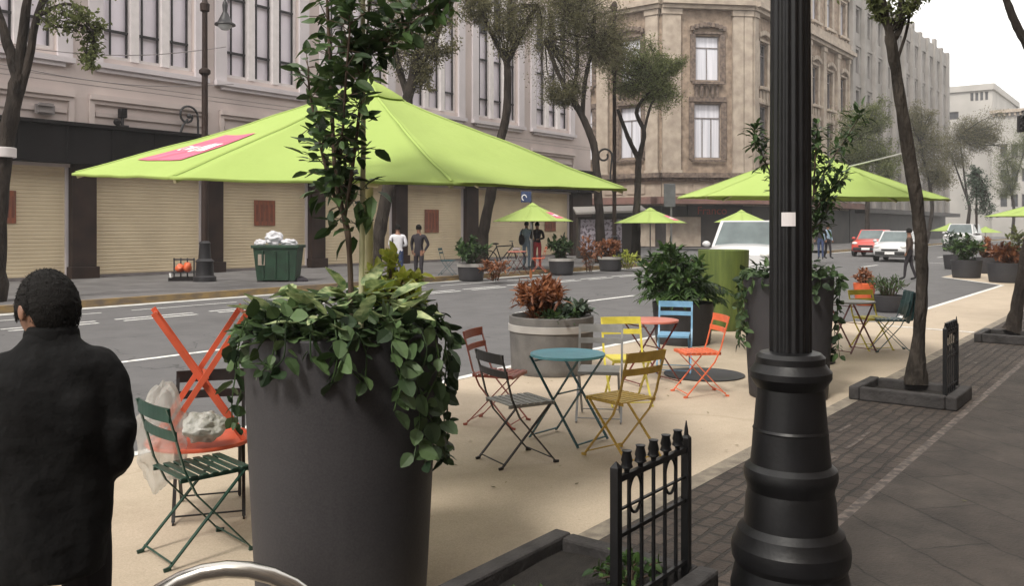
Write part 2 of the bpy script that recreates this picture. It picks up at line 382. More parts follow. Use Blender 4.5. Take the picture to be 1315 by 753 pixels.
strips('lane_markings', [(-20, 10.55, 7.6, 10.55, .11)] + [(9.3 + 7.3 * i, 10.75, 11.7 + 7.3 * i, 10.75, .12) for i in range(14)]
      + [(-30 + 1.9 * i, 14.75, -30 + 1.9 * i + 1.45, 14.75, .09) for i in range(34)] + [(-30 + 1.9 * i, 15.05, -30 + 1.9 * i + 1.55, 15.05, .09) for i in range(34)]
      + [(-30 + 3 * i, 16.3, -30 + 3 * i + 2.4, 16.3, .06) for i in range(18)]
      + [(45.0, 7.4, 55.0, 7.3, .14), (44.8, 8.0, 46.5, 11.5, .14)], M['line'])
b = MB(); b.add([(13.6, 10.2, road_z(10.2) + .004), (14.0, 10.15, road_z(10.2) + .004), (14.1, 10.5, road_z(10.5) + .004), (13.7, 10.45, road_z(10.5) + .004)], [(0, 1, 2, 3)])
structure('road_paint_patch', b, M['line'])
# near pavement (camera side)
b = MB(); b.box(-10, 420, 2.40, 2.53, -.03, .12); structure('kerb', b, M['kerbstone'])
sheet('sett_paving', [(-10, 1.53, .12), (420, 1.53, .12), (420, 2.40, .12), (-10, 2.40, .12)], M['cobble'])
sheet('pavement', [(-10, -9, .12), (420, -9, .12), (420, 1.47, .12), (-10, 1.47, .12)], M['slab'])
b = MB(); b.add([(-10, 1.47, .12), (420, 1.47, .12), (420, 1.53, .12), (-10, 1.53, .12)], [(0, 1, 2, 3)])
for k in range(46):
    s = 3.2 + rng.random() * 26; t = rng.choice((1.93, 2.12)) + rng.uniform(-.02, .02); l = rng.uniform(.12, .45)
    b.add([(s, t, .124), (s + l, t, .124), (s + l, t + .025, .124), (s, t + .028, .124)], [(0, 1, 2, 3)])
structure('granite_edging', b, M['granite'])
# far pavement
for s0, s1, t1 in ((-60, 40.6, 25.6), (55.4, 500, 31)):
    sheet('far_pavement', [(s0, 17.55, .28), (s1, 17.55, .28), (s1, t1, .28), (s0, t1, .28)], M['farwalk'])
    b = MB(); b.box(s0, s1, 17.4, 17.56, .10, .283); structure('far_kerb', b, M['yellowkerb'])
    sheet('gutter', [(s0, 17.08, road_z(17.08) + .008), (s1, 17.08, road_z(17.08) + .008), (s1, 17.4, .138), (s0, 17.4, .138)], M['gutter'])
# drain cover on the plaza
p = G(904, 482.5)
b = MB(); b.lathe([(.02, .0), (.455, .0), (.47, .012), (.44, .016), (.43, .011), (.02, .011)], 40)
tag(b.build('manhole_cover', M['grille'], loc=(p.x, p.y, .006)), 'round dark metal cover set flat in the beige plaza floor', 'manhole cover')

# ------------------------------------------------------------------ facades
class Fr:
    def __init__(s, p0, p1):
        s.p0 = Vector((*p0, 0)); d = Vector((*p1, 0)) - s.p0; s.L = d.length; s.d = d.normalized(); s.n = Vector((s.d.y, -s.d.x, 0))
    def pt(s, a, o, z): return s.p0 + s.d * a + s.n * o + Vector((0, 0, z))
    def box(s, mb, a0, a1, o0, o1, z0, z1):
        mb.box8([s.pt(a0, o0, z0), s.pt(a0, o1, z0), s.pt(a1, o1, z0), s.pt(a1, o0, z0), s.pt(a0, o0, z1), s.pt(a0, o1, z1), s.pt(a1, o1, z1), s.pt(a1, o0, z1)])
    def quad(s, mb, a0, a1, z0, z1, o):
        mb.add([s.pt(a0, o, z0), s.pt(a1, o, z0), s.pt(a1, o, z1), s.pt(a0, o, z1)], [(0, 1, 2, 3)])
    def hit(s, px):          # distance along the facade seen at this column, and its depth
        u = (px - CX) / FPX; r = C(u, 1, 0)
        # p0 + d a = r Y
        det = s.d.x * (-r.y) - (-r.x) * s.d.y
        a = (-s.p0.x * (-r.y) - (-r.x) * (-s.p0.y)) / det
        Y = (s.d.x * (-s.p0.y) - s.d.y * (-s.p0.x)) / det
        return a, Y
    def wall(s, mb, z0, z1, holes, rev=.25):
        As = sorted({0, s.L, *[h[0] for h in holes], *[h[1] for h in holes]}); Zs = sorted({z0, z1, *[h[2] for h in holes], *[h[3] for h in holes]})
        for i in range(len(As) - 1):
            for j in range(len(Zs) - 1):
                ca, cz = (As[i] + As[i + 1]) / 2, (Zs[j] + Zs[j + 1]) / 2
                if any(h[0] < ca < h[1] and h[2] < cz < h[3] for h in holes): continue
                s.quad(mb, As[i], As[i + 1], Zs[j], Zs[j + 1], 0)
        for (a0, a1, b0, b1) in holes:
            for q in (((a0, b0), (a1, b0)), ((a1, b0), (a1, b1)), ((a1, b1), (a0, b1)), ((a0, b1), (a0, b0))):
                (x0, y0), (x1, y1) = q
                mb.add([s.pt(x0, 0, y0), s.pt(x0, -rev, y0), s.pt(x1, -rev, y1), s.pt(x1, 0, y1)], [(0, 1, 2, 3)])

# --- long plaster building on the left
SHOP = thing('store_building', 'long pinkish plaster building with tall barred windows above a row of closed cream shutters', 'building', (10, 25, .28))
def par(o, root):           # keep world placement under a root
    o.parent = root; o.matrix_parent_inverse = Matrix.Translation(-root.location); return o
S0, S1 = -12.0, 39.5
f1 = Fr((S0, 25), (S1, 25))
WC = [5.8, 10.1, 14.4, 18.55, 22.9, 27.2, 31.55, 35.95]
holes = [(c - 1.5 - S0, c + 1.5 - S0, 6.72, 12.6) for c in WC]
b = MB(); f1.wall(b, 3.45, 17, holes, .32)
b.add([(S1, 25, .28), (S1, 60, .28), (S1, 60, 17), (S1, 25, 17)], [(0, 1, 2, 3)])
b.add([(S0, 25, 17), (S1, 25, 17), (S1, 60, 17), (S0, 60, 17)], [(0, 1, 2, 3)])
b.add([(S0, 25, .28), (S0, 60, .28), (S0, 60, 17), (S0, 25, 17)], [(3, 2, 1, 0)])
par(b.build('wall', M['plaster']), SHOP)
b = MB()
for c in WC:        # raised surrounds, sills
    a = c - S0
    for s in (-1, 1):
        f1.box(b, a + s * 1.5 - (.42 if s < 0 else 0), a + s * 1.5 + (.42 if s > 0 else 0), 0.002, .09, 6.55, 13.2)
    f1.box(b, a - 1.95, a + 1.95, .002, .20, 6.40, 6.55)
    f1.box(b, a - 1.7, a + 1.7, .002, .12, 6.28, 6.398)
par(b.build('window_surround', M['lilac']), SHOP)
b = MB()
for k in range(12):   # recessed panel mouldings above the canopy
    a0 = 12.5 + 4.3 * (k - 5) - S0; a1 = a0 + 3.85
    if a1 > S1 - S0: continue
    f1.box(b, a0, a1, .002, .16, 5.45, 5.60); f1.box(b, a0, a1, .002, .09, 5.33, 5.448)
    f1.box(b, a0 + .18, a1 - .18, .002, .06, 4.98, 5.10)
    for q in (a0, a1 - .14): f1.box(b, q, q + .14, .002, .10, 4.6, 5.328)
par(b.build('panel_moulding', M['moulding']), SHOP)
b = MB()
for z in (6.0, 5.86): f1.box(b, 0, f1.L, -.01, .006, z, z + .012)
par(b.build('wall_joint', M['frame']), SHOP)
for c in WC:
    a = c - S0
    w = MB()
    f1.box(w, a - 1.5, a - 1.38, -.28, -.16, 6.722, 12.59); f1.box(w, a + 1.38, a + 1.5, -.28, -.16, 6.722, 12.59)
    for q in (-.5, .5): f1.box(w, a + q - .13, a + q + .13, -.28, .03, 6.722, 12.59)
    f1.box(w, a - 1.37, a + 1.37, -.28, -.1, 6.724, 6.83)
    wo = par(w.build('window', M['mullion']), SHOP)
    g = MB(); f1.quad(g, a - 1.5, a + 1.5, 6.72, 10.6, -.26); g.cur = 1; f1.quad(g, a - 1.5, a + 1.5, 10.6, 12.6, -.255)
    po = g.build('pane', [M['b1glass'], M['darkglass']]); po.parent = wo
    i = MB()
    for q in (-1, 0, 1):
        cc = a + q
        for e in (-.17, .33): f1.box(i, cc + e - .022, cc + e + .022, -.2, -.15, 6.84, 12.2)
        for z in (7.55, 9.35, 10.6): f1.box(i, cc - .37, cc + .37, -.215, -.205 + .07, z, z + .07)
    io = i.build('grille', M['grille']); io.parent = wo
# canopy
b = MB()
f1.box(b, 0, f1.L, .02, .40, 3.55, 4.60); f1.box(b, 0, f1.L, .0, .50, 4.602, 4.70)
for k in range(40): f1.box(b, .3 + 1.3 * k, .36 + 1.3 * k, .402, .425, 3.56, 4.595)
par(b.build('canopy', M['darkcanopy']), SHOP)
# pillars, shutters
PIL = [(8.0 - .3, 8.35), (11.98, 12.69), (16.25, 16.9), (20.55, 21.2), (24.8, 25.5), (29.2, 30.0), (37.6, 39.5)]
PIL = [(3.3, 4.0), (-1.2, -.4)] + PIL
PIL.sort()
for (q0, q1) in PIL:
    b = MB(); f1.box(b, q0 - S0, q1 - S0, -.3, .12, .62, 3.55); f1.box(b, q0 - S0 - .05, q1 - S0 + .05, -.3, .2, .27, .62)
    par(b.build('pillar', M['brownstone'], bevel=.012), SHOP)
edges = [S0] + [e for q in PIL for e in q]
for k in range(1, len(PIL)):
    a0, a1 = PIL[k - 1][1] - S0, PIL[k][0] - S0
    b = MB(); z = .36; n = int((3.6 - .36) / .105)
    for i in range(n):
        z0 = .36 + i * .105
        b.add([f1.pt(a0, -.2, z0), f1.pt(a1, -.2, z0), f1.pt(a1, -.184, z0 + .02), f1.pt(a0, -.184, z0 + .02), f1.pt(a1, -.184, z0 + .09), f1.pt(a0, -.184, z0 + .09), f1.pt(a1, -.2, z0 + .105), f1.pt(a0, -.2, z0 + .105)],
              [(0, 1, 2, 3), (3, 2, 4, 5), (5, 4, 6, 7)])
    sh = par(b.build('shutter', M['shutter']), SHOP)
    for q in (a0, a1 - .07):
        b = MB(); f1.box(b, q, q + .07, -.2, -.1, .36, 3.56); g = b.build('guide_rail', M['lilac']); g.parent = sh
    b = MB(); f1.box(b, a0 + .002, a1 - .002, -.24, -.06, .27, .36); g = b.build('threshold', M['frame']); g.parent = sh
# posters
for i, (x0, y0, x1, y1, lab) in enumerate(((-2, 244, 24, 287, 'faded red poster on the shutter behind the leftmost tree'), (330, 257, 357, 290, 'faded red poster on the shutter above the green waste bin'),
                       (549, 269, 567, 299, 'small faded red poster on the shutter right of the man in dark clothes'), (703, 283, 717, 297, 'smallest faded red poster, on the shutter beside the small green umbrella'))):
    a0, Y0 = f1.hit(x0); a1, Y1 = f1.hit(x1)
    b = MB(); f1.box(b, a0, a1, -.16, -.150, zpx(y1, Y0), zpx(y0, Y0))
    b.cur = 1
    for k in range(4):
        w = (a1 - a0) / 4.6; f1.box(b, a0 + w * .4 + k * w * 1.05, a0 + w * .9 + k * w * 1.05, -.149, -.147, zpx(y1, Y0) + .15, zpx(y0, Y0) - .15)
    tag(b.build('poster', [M['poster'], M['posterdark']]), lab, 'poster', 'red posters on the shutters')
# scrolls and stubs standing on the canopy
def scroll(px, py, h):
    Y = depth_t(px, 24.75); c = at_t(px, 24.75, 4.70); root = thing('iron_scroll', 'black wrought iron scroll standing on the canopy beside the tall street lamp', 'ornament', c)
    b = MB(); pts = []
    for i in range(26):
        a = -.2 + i * .27; r = .36 - i * .0085
        pts.append((math.cos(a) * r - .05, 0, h * .62 + math.sin(a) * r))
    b.tube([(.31, 0, 0), (.31, 0, h * .5)] + pts, .035, 8); b.tube([(-.3, 0, 0), (-.22, 0, .25), (-.05, 0, .45)], .04, 8)
    b.ball((.0, 0, h * .62), .08)
    b.build('scroll', M['grille'], root)
scroll(243, 150, .9)
c = at_t(157, 24.75, 4.70); t_ = thing('floodlight', 'small dark floodlight standing on the canopy left of the iron scroll', 'floodlight', c)
b = MB(); b.box(-.14, .14, -.12, .12, 0, .06); b.tube([(0, 0, .05), (0, 0, .3)], .05); b.build('bracket', M['grille'], t_)
b = MB(); b.box(-.09, .11, -.1, .1, .28, .56); b.ball((-.16, 0, .14), .1); b.build('housing', M['darkcanopy'], t_, bevel=.02)
c = at_t(57, 24.9, 4.98)
b = MB(); b.box(-.26, .26, -.06, .0, -.1, .16); b.box(-.2, .2, -.12, -.06, .12, .2); b.box(-.2, .2, -.1, -.06, -.06, .0)
tag(b.build('name_plate', M['frame'], loc=c), 'small grey plate on the wall just above the canopy, near the leftmost tree', 'plate')

# --- ornate corner building
CORN = thing('corner_building', 'ornate brown stone corner building with carved window surrounds and ledges', 'building', (60, 27, .28))
fc = Fr((56.7, 29.8), (61.5, 25)); fl = Fr((56.7, 52), (56.7, 29.8)); fs = Fr((61.5, 25), (85.3, 25))
def win(fr, a0, a1, z0, z1, root, glass='curtain', mull=2, transom=None, dark=False, depth=.28, name='window'):
    w = MB(); t = .07
    fr.box(w, a0, a0 + t, -depth, -depth + .1, z0, z1); fr.box(w, a1 - t, a1, -depth, -depth + .1, z0, z1)
    fr.box(w, a0 + t, a1 - t, -depth, -depth + .1, z1 - t, z1 - .002); fr.box(w, a0 + t, a1 - t, -depth, -depth + .1, z0 + .002, z0 + t)
    tz = z1 - (z1 - z0) * .27 if transom is None else transom
    if tz: fr.box(w, a0 + t, a1 - t, -depth, -depth + .09, tz, tz + t)
    for i in range(1, mull):
        q = a0 + (a1 - a0) * i / mull; fr.box(w, q - t / 2, q + t / 2, -depth, -depth + .085, z0 + t, tz or z1 - t)
    wo = par(w.build(name, M['frame']), root)
    g = MB(); fr.quad(g, a0, a1, z0, z1, -depth + .03); po = g.build('pane', M[glass]); po.parent = wo
    return wo
am, Ym = fc.hit(908); zc = lambda py: zpx(py, Ym)
aw0, _ = fc.hit(891.5); aw1, _ = fc.hit(925.5)
hc = [(aw0, aw1, zc(203), zc(133)), (aw0 + .1, aw1 - .1, zc(103), zc(46))]
bw = MB(); fc.wall(bw, 3.3, 26, hc, .4)
hl = []
for k in range(4):
    a = fl.L - 2.6 - 4.2 * k
    hl += [(a - .9, a + .9, 6.9, 10.7), (a - .85, a + .85, 12.6, 15.7), (a - .85, a + .85, 20, 23.2)]
fl.wall(bw, 3.3, 26, hl, .4)
hs = []
SP = [2.2 + 3.9 * k for k in range(6)]
for a in SP: hs += [(a - .85, a + .85, 6.9, 10.9), (a - .8, a + .8, 12.4, 15.6), (a - .8, a + .8, 19.6, 22.6)]
fs.wall(bw, 3.3, 26, hs, .4)
bw.add([(56.7, 29.8, 26), (61.5, 25, 26), (85.3, 25, 26), (85.3, 52, 26), (56.7, 52, 26)], [(0, 1, 2, 3, 4)])
par(bw.build('wall', M['oldstone']), CORN)
bt = MB()      # pilasters, ledges
for fr, pil in ((fc, ((0, 1.35), (5.3, 6.1), (6.15, 6.78))), (fl, tuple((fl.L - 1.2 - 4.2 * k, fl.L - .2 - 4.2 * k) for k in range(5))), (fs, tuple((q - 2.2, q - 1.45) for q in SP) + ((fs.L - .9, fs.L),))):
    for (p0, p1) in pil: fr.box(bt, p0, p1, .002, .28, 5.9, 17.6); fr.box(bt, p0 - .08, p1 + .08, .002, .36, 5.7, 5.9); fr.box(bt, p0 - .08, p1 + .08, .002, .36, 17.2, 17.6)
for fr in (fc, fl, fs):
    e = .0
    fr.box(bt, -.1, fr.L + .1, .002, .75, 17.9, 18.25); fr.box(bt, -.05, fr.L + .05, .002, .5, 17.62, 17.898); fr.box(bt, -.05, fr.L + .05, .002, .32, 18.252, 19.0)
    fr.box(bt, -.05, fr.L + .05, .002, .7, 25.2, 26.2)
par(bt.build('cornice', M['palestone']), CORN)
bt = MB()
for fr in (fc, fl, fs):
    fr.box(bt, -.1, fr.L + .1, .002, .6, 5.35, 5.698); fr.box(bt, -.05, fr.L + .05, .002, .35, 5.1, 5.348)
par(bt.build('string_course', M['carved']), CORN)
bt = MB()
for fr in (fc, fl, fs):
    fr.box(bt, 0, fr.L, .002, .12, 3.98, 5.1)
    k = 0; a = .4
    while a + 1.6 < fr.L: fr.box(bt, a, a + 1.5, .122, .2, 4.2, 4.9); a += 1.9
par(bt.build('frieze', M['palestone']), CORN)
for fr, hh in ((fc, hc), (fl, hl), (fs, hs)):
    for i, (a0, a1, z0, z1) in enumerate(hh):
        win(fr, a0, a1, z0, z1, CORN, 'curtain' if fr is not fs or i % 3 == 2 else 'darkglass', 3 if fr is fc and i == 0 else 2)
        c = MB(); m_ = (a0 + a1) / 2
        for q in (a0 - .42, a1 + .02): fr.box(c, q, q + .40, .002, .14, z0 - .1, z1 + .1)
        if z0 > 12:
            for j in range(9):       # arched carved head
                t0 = -1 + j * 2 / 9; t1 = t0 + 2 / 9
                zz = z1 + .25 + .35 * (1 - (t0 + .11) ** 2)
                fr.box(c, m_ + t0 * (a1 - a0) * .75, m_ + t1 * (a1 - a0) * .75 - .01, .15, .34 + .02 * (j % 2), zz, zz + .35)
            fr.box(c, a0 - .2, a1 + .2, .004, .18, z1 + .102, z1 + .28)
            fr.box(c, a0 - .3, a1 + .3, .145, .42, z0 - .36, z0 - .12)
            for j in range(5): fr.box(c, a0 - .1 + j * (a1 - a0 + .2) / 5, a0 + .1 + j * (a1 - a0 + .2) / 5, .004, .22 + .06 * (j % 2), z0 - 1.3, z0 - .37)
        else:
            fr.box(c, a0 - .42, a1 + .42, .004, .2, z1 + .102, z1 + .5)
            fr.box(c, a0 - .3, a1 + .3, .145, .25, z0 - .3, z0 - .11)
        par(c.build('window_surround', M['carved'] if fr is not fs else M['palestone'], bevel=.03, seg=1), CORN)
# canopy and shops
bt = MB()
for fr, a0, a1 in ((fc, -.6, fc.L + .6), (fl, 8, fl.L), (fs, 0, fs.L)): fr.box(bt, a0, a1, .13, 1.7, 3.42, 3.92)
par(bt.build('canopy', M['redawning']), CORN)
bt = MB()
for fr in (fc, fl, fs): fr.box(bt, .0, fr.L, -.3, .05, .28, 3.3)
par(bt.build('shopfront', M['shopdark']), CORN)
bt = MB()
for (fr, a0, a1, z1) in ((fc, .3, 2.9, 2.5), (fl, fl.L - 3.6, fl.L - .5, 2.4), (fs, 9.2, 11.2, 2.9), (fs, 12.8, 13.6, 2.8)):
    bt = MB(); fr.box(bt, a0, a1, .052, .10, .35, z1); par(bt.build('shop_shutter', M['palestone']), CORN)
a0, Y0 = fc.hit(892)
bt = MB(); fc.box(bt, a0 - .6, a0 + 3.6, .055, .22, 2.58, 3.36); sg = par(bt.build('sign_board', M['shopdark']), CORN)
cu = bpy.data.curves.new('sign_lettering', 'FONT'); cu.body = 'Franco'; cu.size = .82; cu.extrude = .012; cu.materials.append(M['signred'])
so = bpy.data.objects.new('lettering_curve', cu); COL.objects.link(so); q = fc.pt(a0 + .1, .235, 2.7)
so.matrix_world = Matrix.Translation(q) @ Matrix((( fc.d.x, 0, fc.n.x, 0), (fc.d.y, 0, fc.n.y, 0), (0, 1, 0, 0), (0, 0, 0, 1)))
mw = so.matrix_world.copy(); bpy.context.view_layer.update()
tm = bpy.data.meshes.new_from_object(so.evaluated_get(bpy.context.evaluated_depsgraph_get())); bpy.data.objects.remove(so)
tm.transform(mw); tm.name = 'sign_lettering'; so = bpy.data.objects.new('sign_lettering', tm); COL.objects.link(so); so.parent = sg

# --- grey modern building
GREY = thing('office_block', 'tall grey stone office block with vertical piers and a stepped roofline, behind the ornate one', 'building', (106, 25, .28))
fg = Fr((85.3, 24.9), (127.9, 24.9))
nb = 11; pw = fg.L / nb
hg = []
for k in range(nb):
    for fl_ in range(5):
        z0 = 4.9 + 3.95 * fl_; a = (k + .5) * pw
        hg.append((a - .95, a + .95, z0, z0 + 2.3))
bw = MB(); fg.wall(bw, 3.6, 24.6, hg, .35)
bw.add([(85.3, 24.9, 24.6), (127.9, 24.9, 24.6), (127.9, 60, 24.6), (85.3, 60, 24.6)], [(0, 1, 2, 3)])
bw.add([(127.9, 24.9, 0), (127.9, 60, 0), (127.9, 60, 24.6), (127.9, 24.9, 24.6)], [(0, 1, 2, 3)])
bw.add([(85.3, 24.9, 18), (85.3, 60, 18), (85.3, 60, 24.6), (85.3, 24.9, 24.6)], [(3, 2, 1, 0)])
par(bw.build('wall', M['greystone']), GREY)
for k in range(nb + 1):
    bt = MB(); fg.box(bt, k * pw - .45, k * pw + .45, .002, .42, 3.6, 25.1 + (.5 if k % 3 == 0 else 0)); par(bt.build('pier', M['greystone']), GREY)
bt = MB(); fg.box(bt, 0, fg.L, .004, .18, 23.2, 24.9)
for fl_ in range(5): fg.box(bt, 0, fg.L, .002, .10, 7.5 + 3.95 * fl_, 7.75 + 3.95 * fl_)
par(bt.build('parapet', M['greystone']), GREY)
for (a0, a1, z0, z1) in hg: win(fg, a0, a1, z0, z1, GREY, rng.choice(('darkglass', 'darkglass', 'curtain')), 2, depth=.3)
bt = MB(); fg.box(bt, 0, fg.L, -.3, 0, .28, 3.6); par(bt.build('shopfront', M['shopdark']), GREY)
bt = MB(); fg.box(bt, 0, fg.L, .45, 1.8, 3.1, 3.55); par(bt.build('canopy', M['shopdark']), GREY)

# --- distant buildings closing the street
FAR = thing('distant_block', 'pale distant building with a row of four small windows below its roof', 'building', (170, 28, 0))
ff = Fr((160, 38), (160, 24.2)); fe = Fr((160, 24.2), (188, 24.2))
a0, Yf = ff.hit(1245); a1, _ = ff.hit(1270)
hf = [(a0 + (a1 - a0) * k / 4 + .12, a0 + (a1 - a0) * (k + 1) / 4 - .12, zpx(130, Yf), zpx(119, Yf)) for k in range(4)]
a2, _ = ff.hit(1216); a3, _ = ff.hit(1231); hf.append((a2, a3, zpx(152, Yf), zpx(142, Yf)))
bw = MB(); ff.wall(bw, 0, 24.6, hf, .4); fe.wall(bw, 0, 24.6, [], .3)
bw.add([(160, 38, 24.6), (160, 24.2, 24.6), (188, 24.2, 24.6), (188, 38, 24.6)], [(0, 1, 2, 3)]); par(bw.build('wall', M['farstone']), FAR)
bt = MB(); ff.box(bt, 4, ff.L + .2, .002, .35, 24.2, 25.2); fe.box(bt, -.2, fe.L, .002, .35, 24.2, 25.2); par(bt.build('parapet', M['farstone']), FAR)
for h_ in hf: win(ff, *h_, FAR, 'darkglass', 1, transom=0, depth=.35)
LOW = thing('far_corner_house', 'lower pale distant building with an overhanging roof ledge behind the traffic signal', 'building', (168, 16, 0))
f2 = Fr((158, 24.0), (158, 17.2)); f3 = Fr((158, 17.2), (182, 17.2))
bw = MB(); h2 = [(1.2 + 1.5 * k, 2.2 + 1.5 * k, z, z + 2) for k in range(3) for z in (5, 9, 13)]
f2.wall(bw, 0, 20.6, h2, .3); f3.wall(bw, 0, 20.6, [], .3)
bw.add([(158, 24, 20.6), (158, 17.2, 20.6), (182, 17.2, 20.6), (182, 24, 20.6)], [(0, 1, 2, 3)]); par(bw.build('wall', M['farstone']), LOW)
bt = MB(); f2.box(bt, -.2, f2.L + .5, .002, .7, 20.0, 20.5); f3.box(bt, -.2, f3.L, .002, .7, 20.0, 20.5)
for k in range(9): f2.box(bt, .2 + k * .75, .5 + k * .75, .002, .5, 19.5, 19.998)
par(bt.build('cornice', M['palestone']), LOW)
for h_ in h2: win(f2, *h_, LOW, 'darkglass', 1, transom=0)
BACK = thing('cross_street_house', 'pale cream house front glimpsed down the side street behind the big tree', 'building', (48, 92, 0))
fb = Fr((34, 92), (66, 92)); bw = MB(); hb = [(1.5 + 3 * k, 2.9 + 3 * k, z, z + 2.4) for k in range(10) for z in (4.5, 8.5, 12.5)]
fb.wall(bw, .1, 17, hb, .3); par(bw.build('wall', M['palestone']), BACK)
for h_ in hb: win(fb, *h_, BACK, 'darkglass', 2)

# --- unseen building along the near pavement (behind the camera's right shoulder), added for shade
NEAR = thing('near_shade_building', 'unseen stone building along the right-hand pavement, added to shade it', 'building', (30, -4, .12))
fn = Fr((120, -3.8), (-25, -3.8)); hn = [(3 + 4.5 * k, 5 + 4.5 * k, z, z + 2.6) for k in range(31) for z in (1.2, 5.5, 9.5, 13.5)]
bw = MB(); fn.wall(bw, .1, 19, hn, .3)
bw.add([(120, -3.8, 19), (-25, -3.8, 19), (-25, -14, 19), (120, -14, 19)], [(0, 1, 2, 3)])
bw.add([(-25, -3.8, 0), (-25, -14, 0), (-25, -14, 19), (-25, -3.8, 19)], [(0, 1, 2, 3)]); bw.add([(120, -3.8, 0), (120, -14, 0), (120, -14, 19), (120, -3.8, 19)], [(0, 1, 2, 3)])
par(bw.build('wall', M['oldstone']), NEAR)
bw = MB()
for h_ in hn: fn.quad(bw, *h_, -.28)
par(bw.build('glazing', M['darkglass']), NEAR)
# ------------------------------------------------------------------ trees
def bez(pts, n=6):
    pts = [Vector(p) for p in pts]; out = []
    for i in range(len(pts) - 1):
        p0 = pts[max(i - 1, 0)]; p1 = pts[i]; p2 = pts[i + 1]; p3 = pts[min(i + 2, len(pts) - 1)]
        for j in range(n):
            t = j / n
            out.append(.5 * ((2 * p1) + (p2 - p0) * t + (2 * p0 - 5 * p1 + 4 * p2 - p3) * t * t + (3 * p1 - p0 - 3 * p2 + p3) * t ** 3))
    out.append(pts[-1]); return out
def tree(name, label, base, limbs, blobs, leafmat, barkmat, nleaf, lsize, group='street trees', wig=.03, seed=1, sprays=9):
    """limbs: lists of (point, radius) in world space; blobs: (centre, radii) of foliage"""
    g = random.Random(seed); base = Vector(base)
    root = thing(name, label, 'tree', base, group=group)
    b = MB()
    for lim in limbs:
        pts = bez([p for p, r in lim], 6); n = len(pts); rr = []
        for i in range(n):
            q = i / (n - 1) * (len(lim) - 1); k = min(int(q), len(lim) - 2); f_ = q - k
            rr.append(lim[k][1] * (1 - f_) + lim[k + 1][1] * f_)
        pts = [p + rvec(g) * rr[i] * wig * 3 for i, p in enumerate(pts)]
        rr = [r * g.uniform(.93, 1.07) for r in rr]
        b.tube([p - base for p in pts], rr, 14)
    tips = []
    ends = [lim[-1][0] for lim in limbs]
    for (c, r) in blobs:
        c = Vector(c); r = Vector(r) if hasattr(r, '__len__') else Vector((r, r, r))
        st = min(ends, key=lambda e: (e - c).length) if ends else base
        for _ in range(sprays):
            d = rvec(g); e = c + Vector((d.x * r.x, d.y * r.y, d.z * r.z)) * g.uniform(.55, 1.0)
            mid = (st + e) / 2 + rvec(g) * (e - st).length * .12
            pp = bez([st, mid, e], 4); L_ = (e - st).length
            b.tube([p - base for p in pp], [max(.006, .020 * L_ * (1 - i / len(pp)) ** .8) for i in range(len(pp))], 5, cap=False)
            for q in range(4): tips.append((pp[-1 - q] if q < len(pp) else e, r))
            for _ in range(6):
                s_ = pp[g.randrange(3, len(pp))]; e2 = s_ + rvec(g) * r.length * .22; e2.z += r.length * .05
                b.tube([s_ - base, (s_ + e2) / 2 - base + rvec(g) * .03, e2 - base], [.010, .008, .004], 4, cap=False); tips.append((e2, r))
    b.build('trunk', barkmat, root)
    lf = MB()
    if tips:
        for _ in range(nleaf):
            t, r = tips[g.randrange(len(tips))]; sp = r.length * .105
            cl = lambda: max(-1.6, min(1.6, g.gauss(0, 1)))
            p = t + Vector((cl() * sp, cl() * sp, cl() * sp * .75))
            d = rvec(g); d.z -= .25; d.normalize(); x = d.cross(rvec(g)).normalized()
            s_ = lsize * g.uniform(.6, 1.35); lf.rhomb(p - base, d, x, s_, s_ * .42)
        lf.build('crown', leafmat, root)
    return root
def blob(px, py, Y, rx, ry, dep=None):
    k = Y / FPX; return (P(px, py, Y), ((dep or rx) * k, (dep or rx) * k, ry * k))
LW = 1.0
def pl(Y, *q):       # limb from pixels at a depth: (px, py, half width px)
    return [(P(x, y, Y + (d[0] if d else 0)), w * LW * Y / FPX) for (x, y, w, *d) in q]

# leftmost street tree
Y = depth_t(-6, 18.6); B = at_t(-14, 18.6, .28)
lt = tree('street_tree', 'dark street tree with a painted pale ring at the left edge of the photo', B,
     [[(B, .34)] + pl(Y, (-6, 300, 13), (3, 205, 11), (14, 150, 10), (24, 95, 9)), pl(Y, (24, 100, 8), (8, 50, 6), (-8, 0, 5), (-30, -70, 3)), pl(Y, (24, 100, 7), (30, 40, 6), (40, -40, 4)), pl(Y, (14, 155, 6), (34, 90, 5), (48, 20, 4.5), (75, -50, 3)), pl(Y, (48, 20, 3), (90, 5, 2), (120, 40, 1))],
     [blob(85, -25, Y, 55, 36), blob(70, 25, Y, 30, 20), blob(108, 30, Y, 26, 26), blob(0, -50, Y, 60, 40), blob(118, 75, Y, 11, 22), blob(30, -70, Y, 70, 40)], M['leafolive'], M['bark'], 2600, .11, seed=3, sprays=6)
b = MB(); c0 = P(3, 196, Y) - B; b.lathe([(.235, -.10), (.25, -.09), (.25, .09), (.235, .10)], 14, c=c0, capb=False, capt=False); b.build('painted_ring', M['mullion'], lt)
